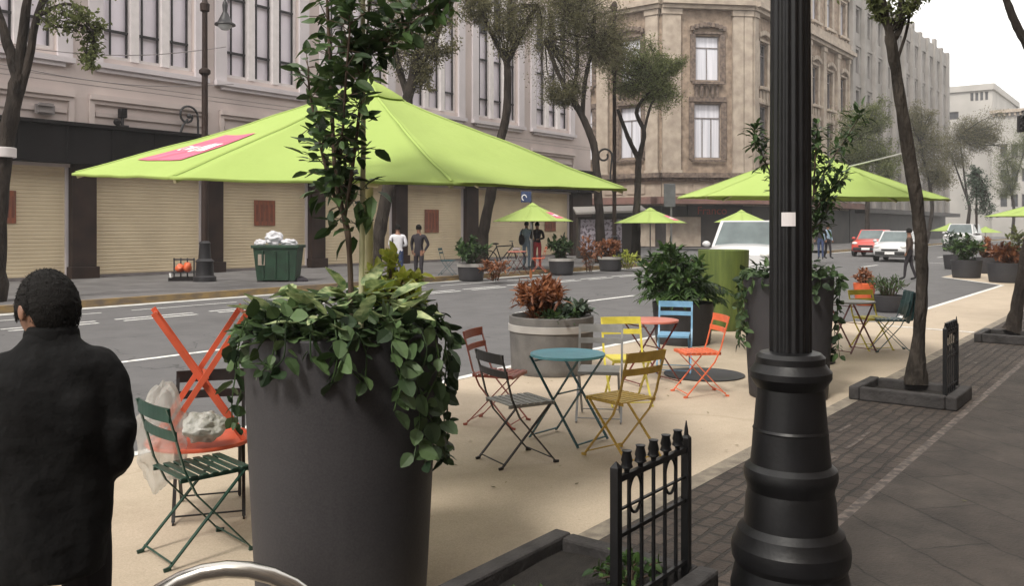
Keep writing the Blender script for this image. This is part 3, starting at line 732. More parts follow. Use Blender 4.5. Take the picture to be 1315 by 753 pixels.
# leaning tree behind the big umbrella
Y = depth_t(484, 18.8); B = at_t(480, 18.8, .28)
tree('street_tree', 'street tree with a strongly leaning trunk behind the big green umbrella and sparse brownish leaves', B,
     [[(B, .24)] + pl(Y, (484, 320, 9), (493, 265, 8.5), (508, 200, 8), (524, 125, 7), (536, 70, 5)), pl(Y, (524, 125, 5), (508, 70, 4), (500, 10, 3)), pl(Y, (530, 100, 4), (560, 50, 3), (575, -10, 2))],
     [blob(515, 70, Y, 40, 42), blob(545, 25, Y, 50, 38), blob(570, 60, Y, 16, 34), blob(500, 5, Y, 40, 30), blob(540, 95, Y, 22, 22)], M['leafbrown'], M['barkgrey'], 9000, .09, seed=5, sprays=7)
Y = depth_t(620, 18.8); B = at_t(618, 18.8, .28)
tree('street_tree', 'slender bent street tree standing right of the two men on the far kerb', B,
     [[(B, .22)] + pl(Y, (621, 300, 7), (631, 245, 6.5), (640, 190, 6), (650, 150, 5.5), (652, 100, 5), (650, 75, 4)), pl(Y, (651, 80, 4), (630, 40, 3), (615, 0, 2)), pl(Y, (651, 80, 4), (672, 40, 3), (690, 5, 2))],
     [blob(645, 38, Y, 45, 34), blob(612, 12, Y, 32, 24), blob(670, 20, Y, 40, 36), blob(640, -30, Y, 60, 30)], M['leafbrown'], M['bark'], 15000, .085, seed=8, sprays=14)
LW = .80
Y = depth_t(768, 18.8); B = at_t(772, 18.8, .28)
tree('street_tree', 'largest bushy brownish street tree, in front of the gap between the two buildings', B,
     [[(B, .26)] + pl(Y, (770, 280, 7), (766, 220, 6.5), (762, 185, 6), (748, 150, 5.5), (735, 128, 5)), pl(Y, (735, 128, 4.5), (715, 90, 3.5), (700, 50, 2)), pl(Y, (748, 150, 4), (752, 100, 3.5), (765, 50, 2.5)), pl(Y, (735, 128, 3.5), (742, 70, 3), (735, 20, 2))],
     [blob(728, 75, Y, 52, 48), blob(760, 35, Y, 48, 42), blob(715, 20, Y, 42, 34), blob(782, 65, Y, 34, 36), blob(740, -20, Y, 60, 36), blob(722, 118, Y, 26, 18)], M['leafbrown'], M['bark'], 42000, .085, seed=11, sprays=26)
Y = depth_t(818, 18.9); B = at_t(816, 18.9, .28)
tree('street_tree', 'forked street tree with an olive crown in front of the ornate corner building', B,
     [[(B, .24)] + pl(Y, (817, 280, 6), (819, 240, 5.5), (820, 205, 5)), pl(Y, (820, 205, 4.5), (806, 175, 3.5), (793, 140, 2.5)), pl(Y, (820, 205, 4.5), (827, 170, 3.5), (818, 140, 3), (845, 105, 1.5)), pl(Y, (827, 168, 2.5), (838, 130, 2), (858, 95, 1))],
     [blob(825, 112, Y, 42, 34), blob(798, 90, Y, 36, 40), blob(852, 118, Y, 26, 28), blob(815, 70, Y, 30, 22), blob(860, 85, Y, 18, 22)], M['leafolive'], M['bark'], 28000, .085, seed=14, sprays=20)
# trees further down the street
for (px, t, base_, top, cr, lab, lm, n, sd) in (
   (1112, 18.6, 1112, 205, ((1112, 175, 38, 40), (1135, 210, 30, 30), (1092, 205, 24, 26), (1125, 150, 20, 22)), 'hazy olive street tree rising behind the second big green umbrella', 'leafolive', 6500, 21),
   (1195, 18.4, 1190, 240, ((1190, 185, 26, 40), (1205, 225, 22, 26), (1180, 150, 18, 20)), 'grey-brown distant street tree just right of the nearest thin tree trunk', 'leafbrown', 5000, 22),
   (1243, 18.2, 1240, 255, ((1240, 175, 34, 26), (1222, 200, 24, 24), (1262, 165, 26, 20), (1275, 185, 20, 18)), 'wide distant street tree with a curved dark limb, in front of the pale far buildings', 'leafbrown', 6000, 23),
   (1300, 17.8, 1300, 250, ((1300, 205, 26, 30), (1318, 185, 24, 30), (1290, 235, 18, 18)), 'distant bushy street tree at the right edge under the traffic signal', 'leafolive', 5000, 24)):
    Y = min(depth_t(px, t), 110); B = P(base_, 292 + FPX * 1.5 / Y, Y)
    tree('street_tree', lab, B, [[(B, .2), (P(px + 2, 270, Y), .17), (P(px - 1, top, Y), .14)], [(P(px - 1, top, Y), .12), (P(cr[0][0] - 8, cr[0][1], Y), .06)], [(P(px - 1, top, Y), .12), (P(cr[1][0], cr[1][1], Y), .05)]],
         [blob(a, b_, Y, c_ , d_) for a, b_, c_, d_ in cr], M[lm], M['bark'], int(n * 3.6), .15, seed=sd, sprays=18)
Y = 62; B = P(1254, 292 + FPX * 1.5 / Y, Y)
tree('small_tree', 'small dark green narrow tree standing behind the distant umbrellas', B, [[(B, .1), (P(1254, 250, Y), .06), (P(1255, 222, Y), .03)]],
     [blob(1254, 262, Y, 16, 16), blob(1257, 238, Y, 15, 18), blob(1252, 222, Y, 9, 10), blob(1268, 265, Y, 10, 16)], M['leafgrey'], M['bark'], 3600, .16, group='young trees on the street', seed=31, sprays=10)
# trees in the kerb boxes
LW = .74
Y = 8.45; B = P(1176, 497, Y); B.z = .22
tree('box_tree', 'thin grey-barked tree leaning left from the stone kerb box beside the second iron guard', B,
     [[(B, .115)] + pl(Y, (1179, 440, 10.5), (1184, 370, 10), (1181, 290, 10.5), (1166, 190, 10.5), (1152, 100, 9), (1143, 45, 9.5)), pl(Y, (1144, 48, 7), (1133, 5, 7), (1118, -60, 5), (1090, -140, 3)), pl(Y, (1145, 55, 6.5), (1158, 30, 4.5), (1157, -10, 4), (1170, -90, 3)), pl(Y, (1153, 75, 3), (1164, 40, 2.5), (1172, 0, 2), (1190, -60, 1.5))],
     [blob(1118, -50, Y, 90, 42), blob(1180, -90, Y, 90, 50), blob(1160, -2, Y, 26, 9), blob(1120, -2, Y, 12, 10)], M['leafolive'], M['barkgrey'], 2600, .055, seed=41, wig=.02, sprays=7, group='trees in stone kerb boxes')
Y = 12.75; B = P(1299, 432, Y); B.z = .22
tree('box_tree', 'dark leaning tree at the right edge growing from the farther stone kerb box', B,
     [[(B, .14)] + pl(Y, (1305, 400, 10), (1316, 340, 9.5), (1329, 260, 9), (1342, 150, 8.5), (1342, 80, 8)), pl(Y, (1335, 85, 8), (1312, 45, 7), (1298, 15, 6.5), (1282, -30, 5), (1260, -90, 3)), pl(Y, (1335, 80, 6), (1350, 0, 5), (1360, -80, 3))],
     [blob(1270, -90, Y, 70, 40), blob(1360, -70, Y, 70, 60)], M['leafolive'], M['bark'], 2000, .08, seed=44, wig=.02, sprays=7, group='trees in stone kerb boxes')

# ------------------------------------------------------------------ kerb boxes and iron guards
def kerb_box(name, label, s0, s1, t0, t1, z0, z1):
    root = thing(name, label, 'kerb box', ((s0 + s1) / 2, (t0 + t1) / 2, z0), group='stone kerb boxes round the trees')
    a, c = (s1 - s0) / 2, (t1 - t0) / 2; h = z1 - z0; w = .095
    b = MB()
    b.box(-a, a, -c, -c + w, 0, h); b.box(-a, a, c - w, c, 0, h); b.box(-a, -a + w, -c + w + .003, c - w - .003, 0, h - .003); b.box(a - w, a, -c + w + .003, c - w - .003, 0, h - .003)
    b.build('stone_rim', M['boxstone'], root, bevel=.014)
    b = MB(); n = 9; vs = []
    for i in range(n):
        for j in range(n):
            x = -a + w + (2 * a - 2 * w) * i / (n - 1); y = -c + w + (2 * c - 2 * w) * j / (n - 1)
            vs.append((x, y, h - .07 + .03 * noise.noise(Vector((x * 3, y * 3, s0)))))
    b.smooth = True; b.add(vs, [(i * n + j, (i + 1) * n + j, (i + 1) * n + j + 1, i * n + j + 1) for i in range(n - 1) for j in range(n - 1)])
    b.build('soil', M['soil'], root)
    return root
kerb_box('kerb_box', 'dark stone kerb box in the foreground with low green plants inside', 2.05, 3.58, 1.60, 2.47, .12, .25)
kerb_box('kerb_box', 'dark stone kerb box around the thin grey-barked tree', 8.48, 9.20, 1.56, 2.49, .12, .245)
kerb_box('kerb_box', 'dark stone kerb box at the right edge around the dark leaning tree', 13.8, 14.6, 1.35, 2.32, .12, .245)
def guard(label, s0, s1, t, z0, z1):
    L = s1 - s0; root = thing('iron_guard', label, 'railing', (s0, t, z0), group='iron guards on the kerb boxes'); H = z1 - z0
    for x in (0, L):
        b = MB(); b.box(x - .017, x + .017, -.017, .017, 0, H - .02); b.add([(x - .017, -.017, H - .02), (x + .017, -.017, H - .02), (x + .017, .017, H - .02), (x - .017, .017, H - .02), (x, 0, H + .005)], [(0, 1, 4), (1, 2, 4), (2, 3, 4), (3, 0, 4)])
        if x: b.tube([(x, 0, H - .02), (x, 0, H + .02), (x, 0, H + .055)], [.012, .008, .002], 6)
        b.build('post', M['blackiron'], root)
    for (z0_, z1_, w_) in ((H * .13 - .008, H * .13 + .008, .008), (H * .55 - .008, H * .55 + .008, .008), (H * .875, H * .91, .011), (H * .70, H * .712, .0065)):
        b = MB(); b.box(.0175, L - .0175, -w_, w_, z0_, z1_); b.build('rail', M['blackiron'], root)
    n = 5
    for i in range(n):
        x = L * (i + 1) / (n + 1); b = MB()
        b.box(x - .006, x + .006, -.006, .006, H * .03, H * .872); b.build('bar', M['blackiron'], root)
    for i in (0.5, 3.5):
        x = L * (i + 1) / (n + 1); b = MB()
        w = L / (n + 1) / 2
        b.tube([(x + math.cos(q * math.pi / 12) * w, 0, H * .76 + math.sin(q * math.pi / 12) * H * .115) for q in range(-11, 13)] , .0065, 6); b.build('ring', M['blackiron'], root)
    for i in range(n):
        x = L * (i + .75) / (n + .5); b = MB()
        b.lathe([(.010, H * .905), (.012, H * .93), (.026, H * .945), (.020, H * .97), (.024, H * .985), (.017, H * 1.03), (.021, H * 1.045), (.003, H * 1.05)], 10, c=(x, 0, 0)); b.build('finial', M['blackiron'], root)
guard('black iron guard with spiked top in the foreground, standing on the nearest stone kerb box', 2.90, 3.50, 1.72, .20, .845)
guard('black iron guard seen almost edge-on beside the thin grey-barked tree', 8.66, 9.17, 1.69, .20, .845)

# ------------------------------------------------------------------ foreground lamp post
Yl = 3.6; c = C((1015 - CX) / FPX * Yl, Yl, .12); k = Yl / FPX
root = thing('lamp_post', 'thick black fluted cast iron lamp post with a stepped base, in the right foreground', 'lamp post', c)
prof = [(86, 830), (86, 815), (80, 806), (74, 800), (76, 790), (74, 770), (75, 753), (71, 735), (69, 724), (73, 716), (74, 706), (73, 697), (68, 688), (66, 680), (58, 672), (56, 640), (53.5, 628), (55, 621), (58, 614), (58.5, 606), (57, 600), (50, 594), (48, 575), (46.5, 553), (47.2, 551), (45.6, 548), (43, 515), (41.5, 498), (46, 492), (51, 484), (51, 476), (46, 470), (43, 466), (43, 458), (38, 453), (31, 451)]
b = MB(); zb = EYE + (HOR - 830) * k
b.lathe([(r * k, EYE + (HOR - y) * k - .12) for r, y in prof], 64)
b.build('base', M['blackiron'], root, sharp=20)
b = MB()
b.lathe([(26.5 * k, EYE + (HOR - 453) * k - .12), (26.5 * k, EYE + (HOR - 300) * k - .12), (25 * k, EYE + (HOR - 0) * k - .12), (22 * k, 3.6), (20 * k, 4.4)], 112, flute=(.2, 16, .09), capb=False)
b.build('fluted_shaft', M['blackiron'], root)
b = MB(); b.lathe([(.02, 4.28), (.10, 4.30), (.13, 4.36), (.09, 4.42), (.05, 4.5), (.03, 4.6)], 20)
b.tube([(0, 0, 4.5), (.25, 0, 4.75), (.6, 0, 4.8), (.75, 0, 4.6)], .025, 8); b.lathe([(.03, 4.6), (.1, 4.5), (.2, 4.36), (.19, 4.35), (.02, 4.35)], 16, c=(.75, 0, 0)); b.build('lantern_arm', M['blackiron'], root)
b = MB()
w = C(-(1015 - 997) * k, -.083, 0) - C(0, 0, 0); rx = (C(1, 0, 0)).normalized(); ry = C(0, 1, 0).normalized()
zc_ = EYE + (HOR - 282) * k - .12
for i in range(4):
    a0, a1 = -2.29 + i * .16, -2.29 + (i + 1) * .16; rr = .0872
    q = [rx * math.cos(a) * rr + ry * math.sin(a) * rr for a in (a0, a1)]
    b.add([q[0] + Vector((0, 0, zc_ - .028)), q[1] + Vector((0, 0, zc_ - .028)), q[1] + Vector((0, 0, zc_ + .028)), q[0] + Vector((0, 0, zc_ + .028))], [(0, 1, 2, 3)])
b.build('sticker', M['mullion'], root)

# bike rack hoops
def hoop(label, c, dx, dy, r, zt, tr=.027):
    root = thing('bike_rack', label, 'bike rack', c, head(dx, dy), group='tubular steel bike racks')
    b = MB(); pts = [(-r, 0, 0), (-r, 0, (zt - r) * .5), (-r, 0, zt - r)] + [(-math.cos(q * math.pi / 16) * r, 0, zt - r + math.sin(q * math.pi / 16) * r) for q in range(1, 16)] + [(r, 0, zt - r), (r, 0, (zt - r) * .5), (r, 0, 0)]
    b.tube(pts, tr, 16); b.build('hoop', M['steel'], root)
    for x in (-r, r):
        b = MB(); b.lathe([(tr + .03, 0), (tr + .03, .008), (tr + .004, .014)], 20, c=(x, 0, 0)); b.build('foot_plate', M['steel'], root)
c = P(291, 722, 2.8); hoop('shiny tubular steel bike rack hoop at the bottom edge in front of the tall planter', (c.x, c.y, .006), 1, .12, .375, c.z - .006 - .024)

# ------------------------------------------------------------------ furniture
def chair(label, colour, pos, d, group='folding bistro chairs', seatcol=None, cushion=None):
    m = CHAIR[colour]; sm = CHAIR[seatcol] if seatcol else m
    root = thing('bistro_chair', label, 'chair', (pos[0], pos[1], .006), d, group)
    w = .198
    for s in (-1, 1):
        y = s * w
        b = MB(); pts = [(-.255, y, .825), (-.215, y, .69), (-.165, y, .50), (-.10, y, .36), (.205, y, .012)]
        for p, q in zip(pts[:-1], pts[1:]): b.bar(p, q, .008, .021, up=(0, 1, 0))
        b.bar((.19, y, .012), (.235, y, .006), .012, .02); b.build('side_upright', m, root)
        b = MB(); y2 = s * (w - .022)
        b.bar((.175, y2, .435), (-.235, y2, .012), .008, .021, up=(0, 1, 0)); b.bar((-.225, y2, .012), (-.262, y2, .006), .012, .02); b.build('rear_leg', m, root)
    for x, yy in ((.185, w), (-.222, w - .022)):
        b = MB(); b.tube([(x, -yy, .036), (x, yy, .036)], .0055, 6); b.build('stretcher', m, root)
    for (z0, z1, x) in ((.755, .828, -.247), (.655, .705, -.214)):
        b = MB(); n = 8; vs = []
        for i in range(n + 1):
            u = -1 + 2 * i / n; y = u * (w + .006); bow = -.022 * (1 - u * u)
            for (xx, zz) in ((x + bow + .012, z0), (x + bow - .004 + .012, z1), (x + bow - .012 + .010, z1), (x + bow - .008 + .008, z0)): vs.append((xx, y, zz))
        fs = []
        for i in range(n):
            for j in range(4):
                j2 = (j + 1) % 4; fs.append((i * 4 + j, i * 4 + j2, (i + 1) * 4 + j2, (i + 1) * 4 + j))
        fs += [(3, 2, 1, 0), (n * 4, n * 4 + 1, n * 4 + 2, n * 4 + 3)]
        b.add(vs, fs); b.build('back_slat', m, root)
    b = MB()
    for i in range(7):
        x = -.178 + i * .0555
        b.box(x, x + .040, -w + .014, w - .014, .449, .458)
    for s in (-1, 1): b.box(-.178, .196, s * (w - .027) - .006, s * (w - .027) + .006, .428, .4485)
    b.box(.196, .206, -w + .01, w - .01, .425, .456)
    b.build('seat', sm, root, bevel=.003, seg=1)
    return root
def table(label, topc, legc, pos, d, r=.305, z=.71, inverted=None, group='round bistro tables', lw=.024, lt=.009):
    root = thing('bistro_table', label, 'table', (pos[0], pos[1], .006 if inverted is None else inverted), d, group)
    inv = inverted is not None
    Z = (lambda q: z - q) if inv else (lambda q: q)
    b = MB()
    pr = [(r - .02, z - .022), (r, z - .022), (r + .004, z - .012), (r, z), (r - .012, z + .001), (.01, z + .001)]
    pr = [(a, Z(q)) for a, q in pr]
    b.lathe([(.01, Z(z - .008)), (r - .02, Z(z - .008))] + pr, 40, capb=False, capt=False); b.build('tabletop', CHAIR[topc], root)
    for s in (-1, 1):
        for (y, e) in ((.20, 1), (.175, -1)):
            b = MB(); b.bar((-.235 * e, s * y, Z(z - .024)), (.26 * e, s * y, Z(.008)), lt, lw, up=(0, 1, 0)); b.build('leg', CHAIR[legc], root)
    for (x, y) in ((.245, .2), (-.245, .175), (.03, .175), (-.19, .2)):
        zz = {.245: .03, -.245: .03, .03: .40, -.19: .65}[x]
        b = MB(); b.bar((x, -y, Z(zz)), (x, y, Z(zz)), .018, .009); b.build('crossbar', CHAIR[legc], root)
    return root
def cw(X, Y): q = C(X, Y, 0); return (q.x, q.y)
def cpx(px, Y): return cw((px - CX) / FPX * Y, Y)
# near left group
chair('dark green slatted bistro chair at lower left, beside the tall near planter', 'dark green', cw(-1.69, 4.70), head(.72, .69))
chair('black bistro chair under the upturned orange table, mostly hidden by bags', 'black', cw(-1.86, 5.36), head(.30, -.95))
it = table('orange bistro table lying upside down on a chair, crossed legs in the air', 'redtable', 'redtable', cw(-1.87, 5.22), head(1, .42), inverted=.468, z=.80, lw=.014, lt=.032)
# middle group
chair('rust red bistro chair left of the turquoise table, behind the black chair', 'rust red', cpx(640, 7.75), head(.93, -.35))
chair('black bistro chair with grey slatted seat left of the turquoise table', 'black', cpx(665, 6.52), head(.86, .50), seatcol='grey')
table('round turquoise bistro table on dark crossed legs, surrounded by chairs', 'tableblue', 'tablelegs', cpx(729, 7.15), head(.75, -.66))
chair('mustard yellow bistro chair with its back to us, right of the turquoise table', 'yellow', cpx(799, 6.62), head(-.62, .78))
chair('pale grey bistro chair just beyond the turquoise table', 'grey', cpx(770, 7.95), head(-.15, -.99))
chair('lemon yellow bistro chair facing us between the turquoise and the salmon table', 'lime', cpx(805, 8.65), head(.12, -.99))
table('round salmon bistro table on dark red crossed legs, near the blue chair', 'pink', 'darkred', cpx(836, 9.75), head(.9, .4))
chair('sky blue bistro chair behind the salmon table, against the dark planter', 'blue', cpx(866, 10.55), head(-.25, -.97))
chair('bright orange bistro chair seen from the side, right of the salmon table', 'orange', cpx(897, 9.1), head(-.97, -.15))
# far right group
chair('mustard yellow bistro chair beyond the lamp post, next to the teal chair', 'lime', cpx(1119, 12.5), head(.25, -.97))
tc_ = chair('dark teal bistro chair beside the thin tree trunk, with a cloth over its back', 'teal', cpx(1142, 12.3), head(-.95, .15))
b = MB(); n = 8
for sgn in (0,):
    vs = []
    for i in range(n + 1):
        y = -.23 + .46 * i / n; w_ = .01 * math.sin(i * 2.1)
        vs += [(-.19 + w_, y, .50 + .02 * math.sin(i * 1.7)), (-.235 + w_, y, .70), (-.262, y, .845), (-.285, y, .83), (-.27 + w_, y, .6), (-.235 + w_, y, .42 + .03 * math.sin(i))]
    b.smooth = True; b.add(vs, [(i * 6 + j, i * 6 + j + 1, (i + 1) * 6 + j + 1, (i + 1) * 6 + j) for i in range(n) for j in range(5)])
o = b.build('draped_cloth', CHAIR['teal'], None, loc=tc_.location, rz=tc_.rotation_euler[2]); md = o.modifiers.new('t', 'SOLIDIFY'); md.thickness = .008
tag(o, 'dark teal cloth hanging over the back of the teal bistro chair', 'cloth')
table('small round bistro table with dark legs beyond the lamp post, left of the yellow chair', 'grey', 'darkred', cpx(1094, 12.2), head(.8, .5))

# bags
def bag(label, c, r, m, seed, spike=0.0):
    b = MB(); g = random.Random(seed); n, k = 40, 28; r = Vector(r); vs = []
    for i in range(k + 1):
        th = math.pi * i / k
        for j in range(n):
            a = 2 * math.pi * j / n; d = Vector((math.sin(th) * math.cos(a), math.sin(th) * math.sin(a), math.cos(th)))
            q = 1 + .34 * noise.noise(d * 1.9 + Vector((seed, 0, 0))) + .26 * abs(noise.noise(d * 4.2 + Vector((0, seed, 0)))) + .16 * abs(noise.noise(d * 9 + Vector((0, seed, 3)))) - .1
            if d.z > .6: q += spike * (d.z - .6) * 1.6
            vs.append((d.x * r.x * q, d.y * r.y * q, d.z * r.z * q))
    b.smooth = True
    b.add(vs, [(i * n + j, (i + 1) * n + j, (i + 1) * n + (j + 1) % n, i * n + (j + 1) % n) for i in range(k) for j in range(n)])
    o = b.build('plastic_bag', m, loc=c); sd = o.modifiers.new('s', 'SUBSURF'); sd.levels = 1; sd.render_levels = 1
    return tag(o, label, 'bag', 'plastic bags')
q = P(208, 566, 5.0); bag('large translucent white plastic bag hanging behind the dark green chair', q, (.15, .15, .25), M['bagclear'], 3, .4)
q = P(262, 540, 5.0); bag('crumpled white plastic bag lying on the upturned orange table', (q.x, q.y, .60), (.13, .10, .075), M['bagdull'], 5, .2)

# ------------------------------------------------------------------ umbrellas
def umbrella(name, label, pos, Rr, rimz, rise, rz, tilt=None, n=8, pole='polegrey', logo=None, group='lime green umbrellas', base=True, z0=0.0, simple=False):
    root = thing(name, label, 'umbrella', (pos[0], pos[1], z0), rz, group)
    tb = Matrix.Identity(3)
    if tilt:     # (world tilt: z rise per metre along local x, y)
        gx, gy = tilt
        sh = lambda p: Vector((p.x, p.y, p.z + gx * p.x + gy * p.y))
    else: sh = lambda p: Vector(p)
    cor = [Vector((math.cos(2 * math.pi * (i + .5) / n), math.sin(2 * math.pi * (i + .5) / n), 0)) for i in range(n)]
    def cp(k, r, w):
        a, c = cor[k % n], cor[(k + 1) % n]; d = a * (1 - w) + c * w
        sag = 4 * w * (1 - w)
        z = rimz + rise * (1 - r) - .03 * Rr * (r * (1 - r)) - .020 * Rr * sag * r * (1 - r) * 2
        rr = r * (1 - .012 * sag * r ** 4)
        if not simple: z += .011 * noise.noise(Vector((d.x * rr * 3.1 + 7, d.y * rr * 3.1, pos[0]))) + .006 * noise.noise(Vector((d.x * rr * 8, d.y * rr * 8 + 3, pos[1])))
        return sh(Vector((d.x * Rr * rr, d.y * Rr * rr, z)))
    NR, NW = (22, 16) if not simple else (5, 4)
    b = MB(); b.smooth = True
    r0 = .11
    for k in range(n):
        vs = []
        for i in range(NR + 1):
            for j in range(NW + 1): vs.append(cp(k, r0 + (1 - r0) * i / NR, j / NW))
        for j in range(NW + 1):     # turned-down hem
            q = cp(k, 1, j / NW); vs.append(q + Vector((0, 0, -.014 * Rr / 1.8)))
        W_ = NW + 1
        b.add(vs, [(i * W_ + j, (i + 1) * W_ + j, (i + 1) * W_ + j + 1, i * W_ + j + 1) for i in range(NR + 1) for j in range(NW)])
    can = b.build('canopy', M['lime'], root); so_ = can.modifiers.new('s', 'SOLIDIFY'); so_.thickness = .003; so_.offset = -1
    if not simple:
        for k in range(n):
            b = MB(); nn = 22
            vs = []
            for i in range(nn + 1):
                r = .16 + .83 * i / nn; q = cp(k, r, 0); t1 = (cp(k, r, .06) - q); t2 = (cp(k - 1, r, .94) - q); w_ = .012
                vs += [q + t1.normalized() * w_ + Vector((0, 0, .003)), q + Vector((0, 0, .006)), q + t2.normalized() * w_ + Vector((0, 0, .003))]
            b.add(vs, [(i * 3 + j, i * 3 + j + 1, (i + 1) * 3 + j + 1, (i + 1) * 3 + j) for i in range(nn) for j in range(2)])
            b.build('seam', M['lime'], root)
    b = MB(); b.smooth = True
    for k in range(n):      # vent cap
        vs = []
        for (r, dz) in ((.0, .035), (.06, .03), (.145, .0), (.15, -.015)):
            for j in range(5):
                q = cp(k, max(r, .0), j / 4); vs.append(q + Vector((0, 0, (.025 + dz * .8) * Rr / 1.8)))
        b.add(vs, [(i * 5 + j, (i + 1) * 5 + j, (i + 1) * 5 + j + 1, i * 5 + j + 1) for i in range(3) for j in range(4)])
    b.build('vent_cap', M['lime'], root)
    for k in range(n):
        b = MB(); b.bar(cp(k, .06, 0) - Vector((0, 0, .045)), cp(k, .985, 0) - Vector((0, 0, .03)), .018, .02)
        rb = b.build('rib', M[pole], root)
        if not simple:
            q = cp(k, .55, 0) - Vector((0, 0, .045)); b = MB(); b.bar(sh(Vector((0, 0, rimz + .02))) + cor[k] * .05, q, .012, .018); b.build('strut', M[pole], rb)
    b = MB(); pr = .034 if Rr > 1.6 else .028
    b.tube([(0, 0, .02), (0, 0, rimz * .5), (0, 0, rimz + rise * .97)], pr, 16); b.build('pole', M[pole], root)
    b = MB(); b.lathe([(.06, rimz - .04), (.075, rimz - .03), (.075, rimz + .05), (.05, rimz + .06)], 16); b.build('hub', M[pole], root)
    if base:
        b = MB(); b.lathe([(.34, .0), (.34, .05), (.30, .075), (.06, .085), (.05, .3), (pr + .002, .31)], 28); b.build('base', M['planter'], root)
    if logo:
        k, (w0, w1), (q0, q1) = logo
        b = MB(); b.smooth = True; nn = 8
        nrm = (cp(k, .9, .5) - cp(k, .5, .5)).cross(cp(k, .7, .8) - cp(k, .7, .2)).normalized()
        if nrm.z < 0: nrm = -nrm
        def pp(u, v, o): return cp(k, q0 + (q1 - q0) * v, w0 + (w1 - w0) * u) + nrm * o
        b.add([pp(i / nn, j / nn, .005) for i in range(nn + 1) for j in range(nn + 1)], [(i * (nn + 1) + j, (i + 1) * (nn + 1) + j, (i + 1) * (nn + 1) + j + 1, i * (nn + 1) + j + 1) for i in range(nn) for j in range(nn)])
        pch = b.build('printed_patch', M['limepatch'], root)
        b = MB()     # white lettering strokes as they read from the photograph
        gl = random.Random(4)
        def stroke(u0, v0, u1, v1, w=.026):
            a, c = pp(u0, v0, .008), pp(u1, v1, .008); d = (c - a).normalized(); x = d.cross(nrm) * w / 2
            b.add([a - x, a + x, c + x, c - x], [(0, 1, 2, 3)])
        us = (.12, .24, .36, .55, .67, .79)
        for i, u in enumerate(us):
            big = i >= 3; h0, h1 = (.38, .66) if big else (.46, .60)
            w_ = .034 if big else .018
            stroke(u, h1, u, h0, w_)
            if i in (0, 3): stroke(u, h0, u + .08, h0, w_); stroke(u, h1, u + .08, h1, w_)
            if i in (1, 4): stroke(u, h0, u + .08, h1, w_); stroke(u + .08, h0, u + .08, h1, w_)
            if i in (2, 5): stroke(u + .06, h0, u - .03, h1, w_); stroke(u - .0, h0, u + .07, h1, w_)
        b.build('lettering', M['white'], pch)
    return root
# rim plane chosen so that the near edge sits lower, as in the photograph
def place_umb(px, Y, gX, gY):
    pos = cpx(px, Y); return pos
LOC = C(0, 1, 0); yaw = head(1, 0)          # local x = screen right, local y = away from camera
ux, uy = -.0254, .0471
Yu = 6.0; Xu = (473 - CX) / FPX * Yu
umbrella('big_umbrella', 'nearest and biggest lime green umbrella, with a large pink printed patch', cw(Xu, Yu), 1.83, EYE + uy * Yu + ux * Xu - .0, .66, yaw, tilt=(ux, uy), pole='polecream', logo=(4, (.20, .70), (.55, .85)), z0=.006)
Yu = 11.3; Xu = (1037 - CX) / FPX * Yu
umbrella('big_umbrella', 'second big lime green umbrella, partly hidden behind the fluted lamp post', cw(Xu, Yu), 1.68, 2.12, .62, head(1, 0) + R(4), tilt=(-.012, .02), pole='polecream', z0=.006)
for (px, t, rim, half, top, lab) in ((684, 17.85, 285, 51, 262, 'small lime green umbrella on the far kerb above the people near the shutters'),
      (835, 17.9, 287, 45, 268, 'small lime green umbrella on the far kerb in front of the dark corner shop'),
      (952, 18.0, 286, 33.5, 270.5, 'small lime green umbrella directly above the white van'),
      (1220, 15.5, 297, 23, 287.5, 'distant lime green umbrella above the white parked van on the right'),
      (1265.5, 15.0, 299, 19, 291.5, 'smallest distant lime green umbrella, left of the one at the right edge')):
    Y = min(depth_t(px, t), 82); z0 = .28 if t > 17.4 else road_z(t)
    k = Y / FPX; q = cpx(px, Y); rz_ = EYE + (HOR - rim) * k - z0
    umbrella('small_umbrella', lab, q, half * k * 1.03, rz_ + .02, (rim - top) * k * .98, head(1, 0) + R(11), n=8 if half > 30 else 6, simple=True, z0=z0, base=True, logo=(6, (.3, .9), (.45, .82)) if half > 44 else None)
Y = 27; k = Y / FPX; umbrella('big_umbrella', 'lime green umbrella cut off by the right edge, above the rust red planter', cpx(1338, Y), 66 * k, EYE + (HOR - 278) * k, 19 * k, head(1, 0), simple=True, z0=.006)
# white cord tied from the second umbrella to the thin tree
b = MB(); b.tube(bez([P(1090, 214, 11.0), P(1127, 205, 9.6), P(1161, 196.5, 8.45)], 5), .009, 6); tag(b.build('cord', M['rope']), 'taut white cord running from the second big umbrella to the thin tree trunk', 'cord')
# ------------------------------------------------------------------ planters and plants
def planter(name, label, pos, r0, r1, h, m, group=None, z0=.006, rim=None, sq=False):
    root = thing(name, label, 'planter', (pos[0], pos[1], z0), group=group, rz=rng.uniform(0, 6))
    b = MB(); nseg = 56
    pr = [(r0 - .01, 0), (r0, .012)] + [(r0 + (r1 - r0) * (i / 8) ** .92, h * i / 8) for i in range(1, 8)] + [(r1 - .004, h - .008), (r1 - .012, h), (r1 - .035, h), (r1 - .042, h - .012), (r1 - .05, h - .10)]
    if sq: nseg = 4
    b.lathe(pr, nseg, capt=False)
    if sq: b.sm = [False] * len(b.sm)
    b.build('pot', m, root)
    b = MB(); b.lathe([(r1 - .044, h - .09), (r1 * .5, h - .05), (.02, h - .03)], 24 if not sq else 4, capb=False); b.build('soil', M['soil'], root)
    if rim:
        b = MB(); k = rim; b.lathe([(k[0], k[1]), (k[2], k[1] + .004), (k[2], k[3] - .004), (k[0], k[3])], 56, capb=False, capt=False); b.build('rim_band', M['planterrim'], root)
    return root
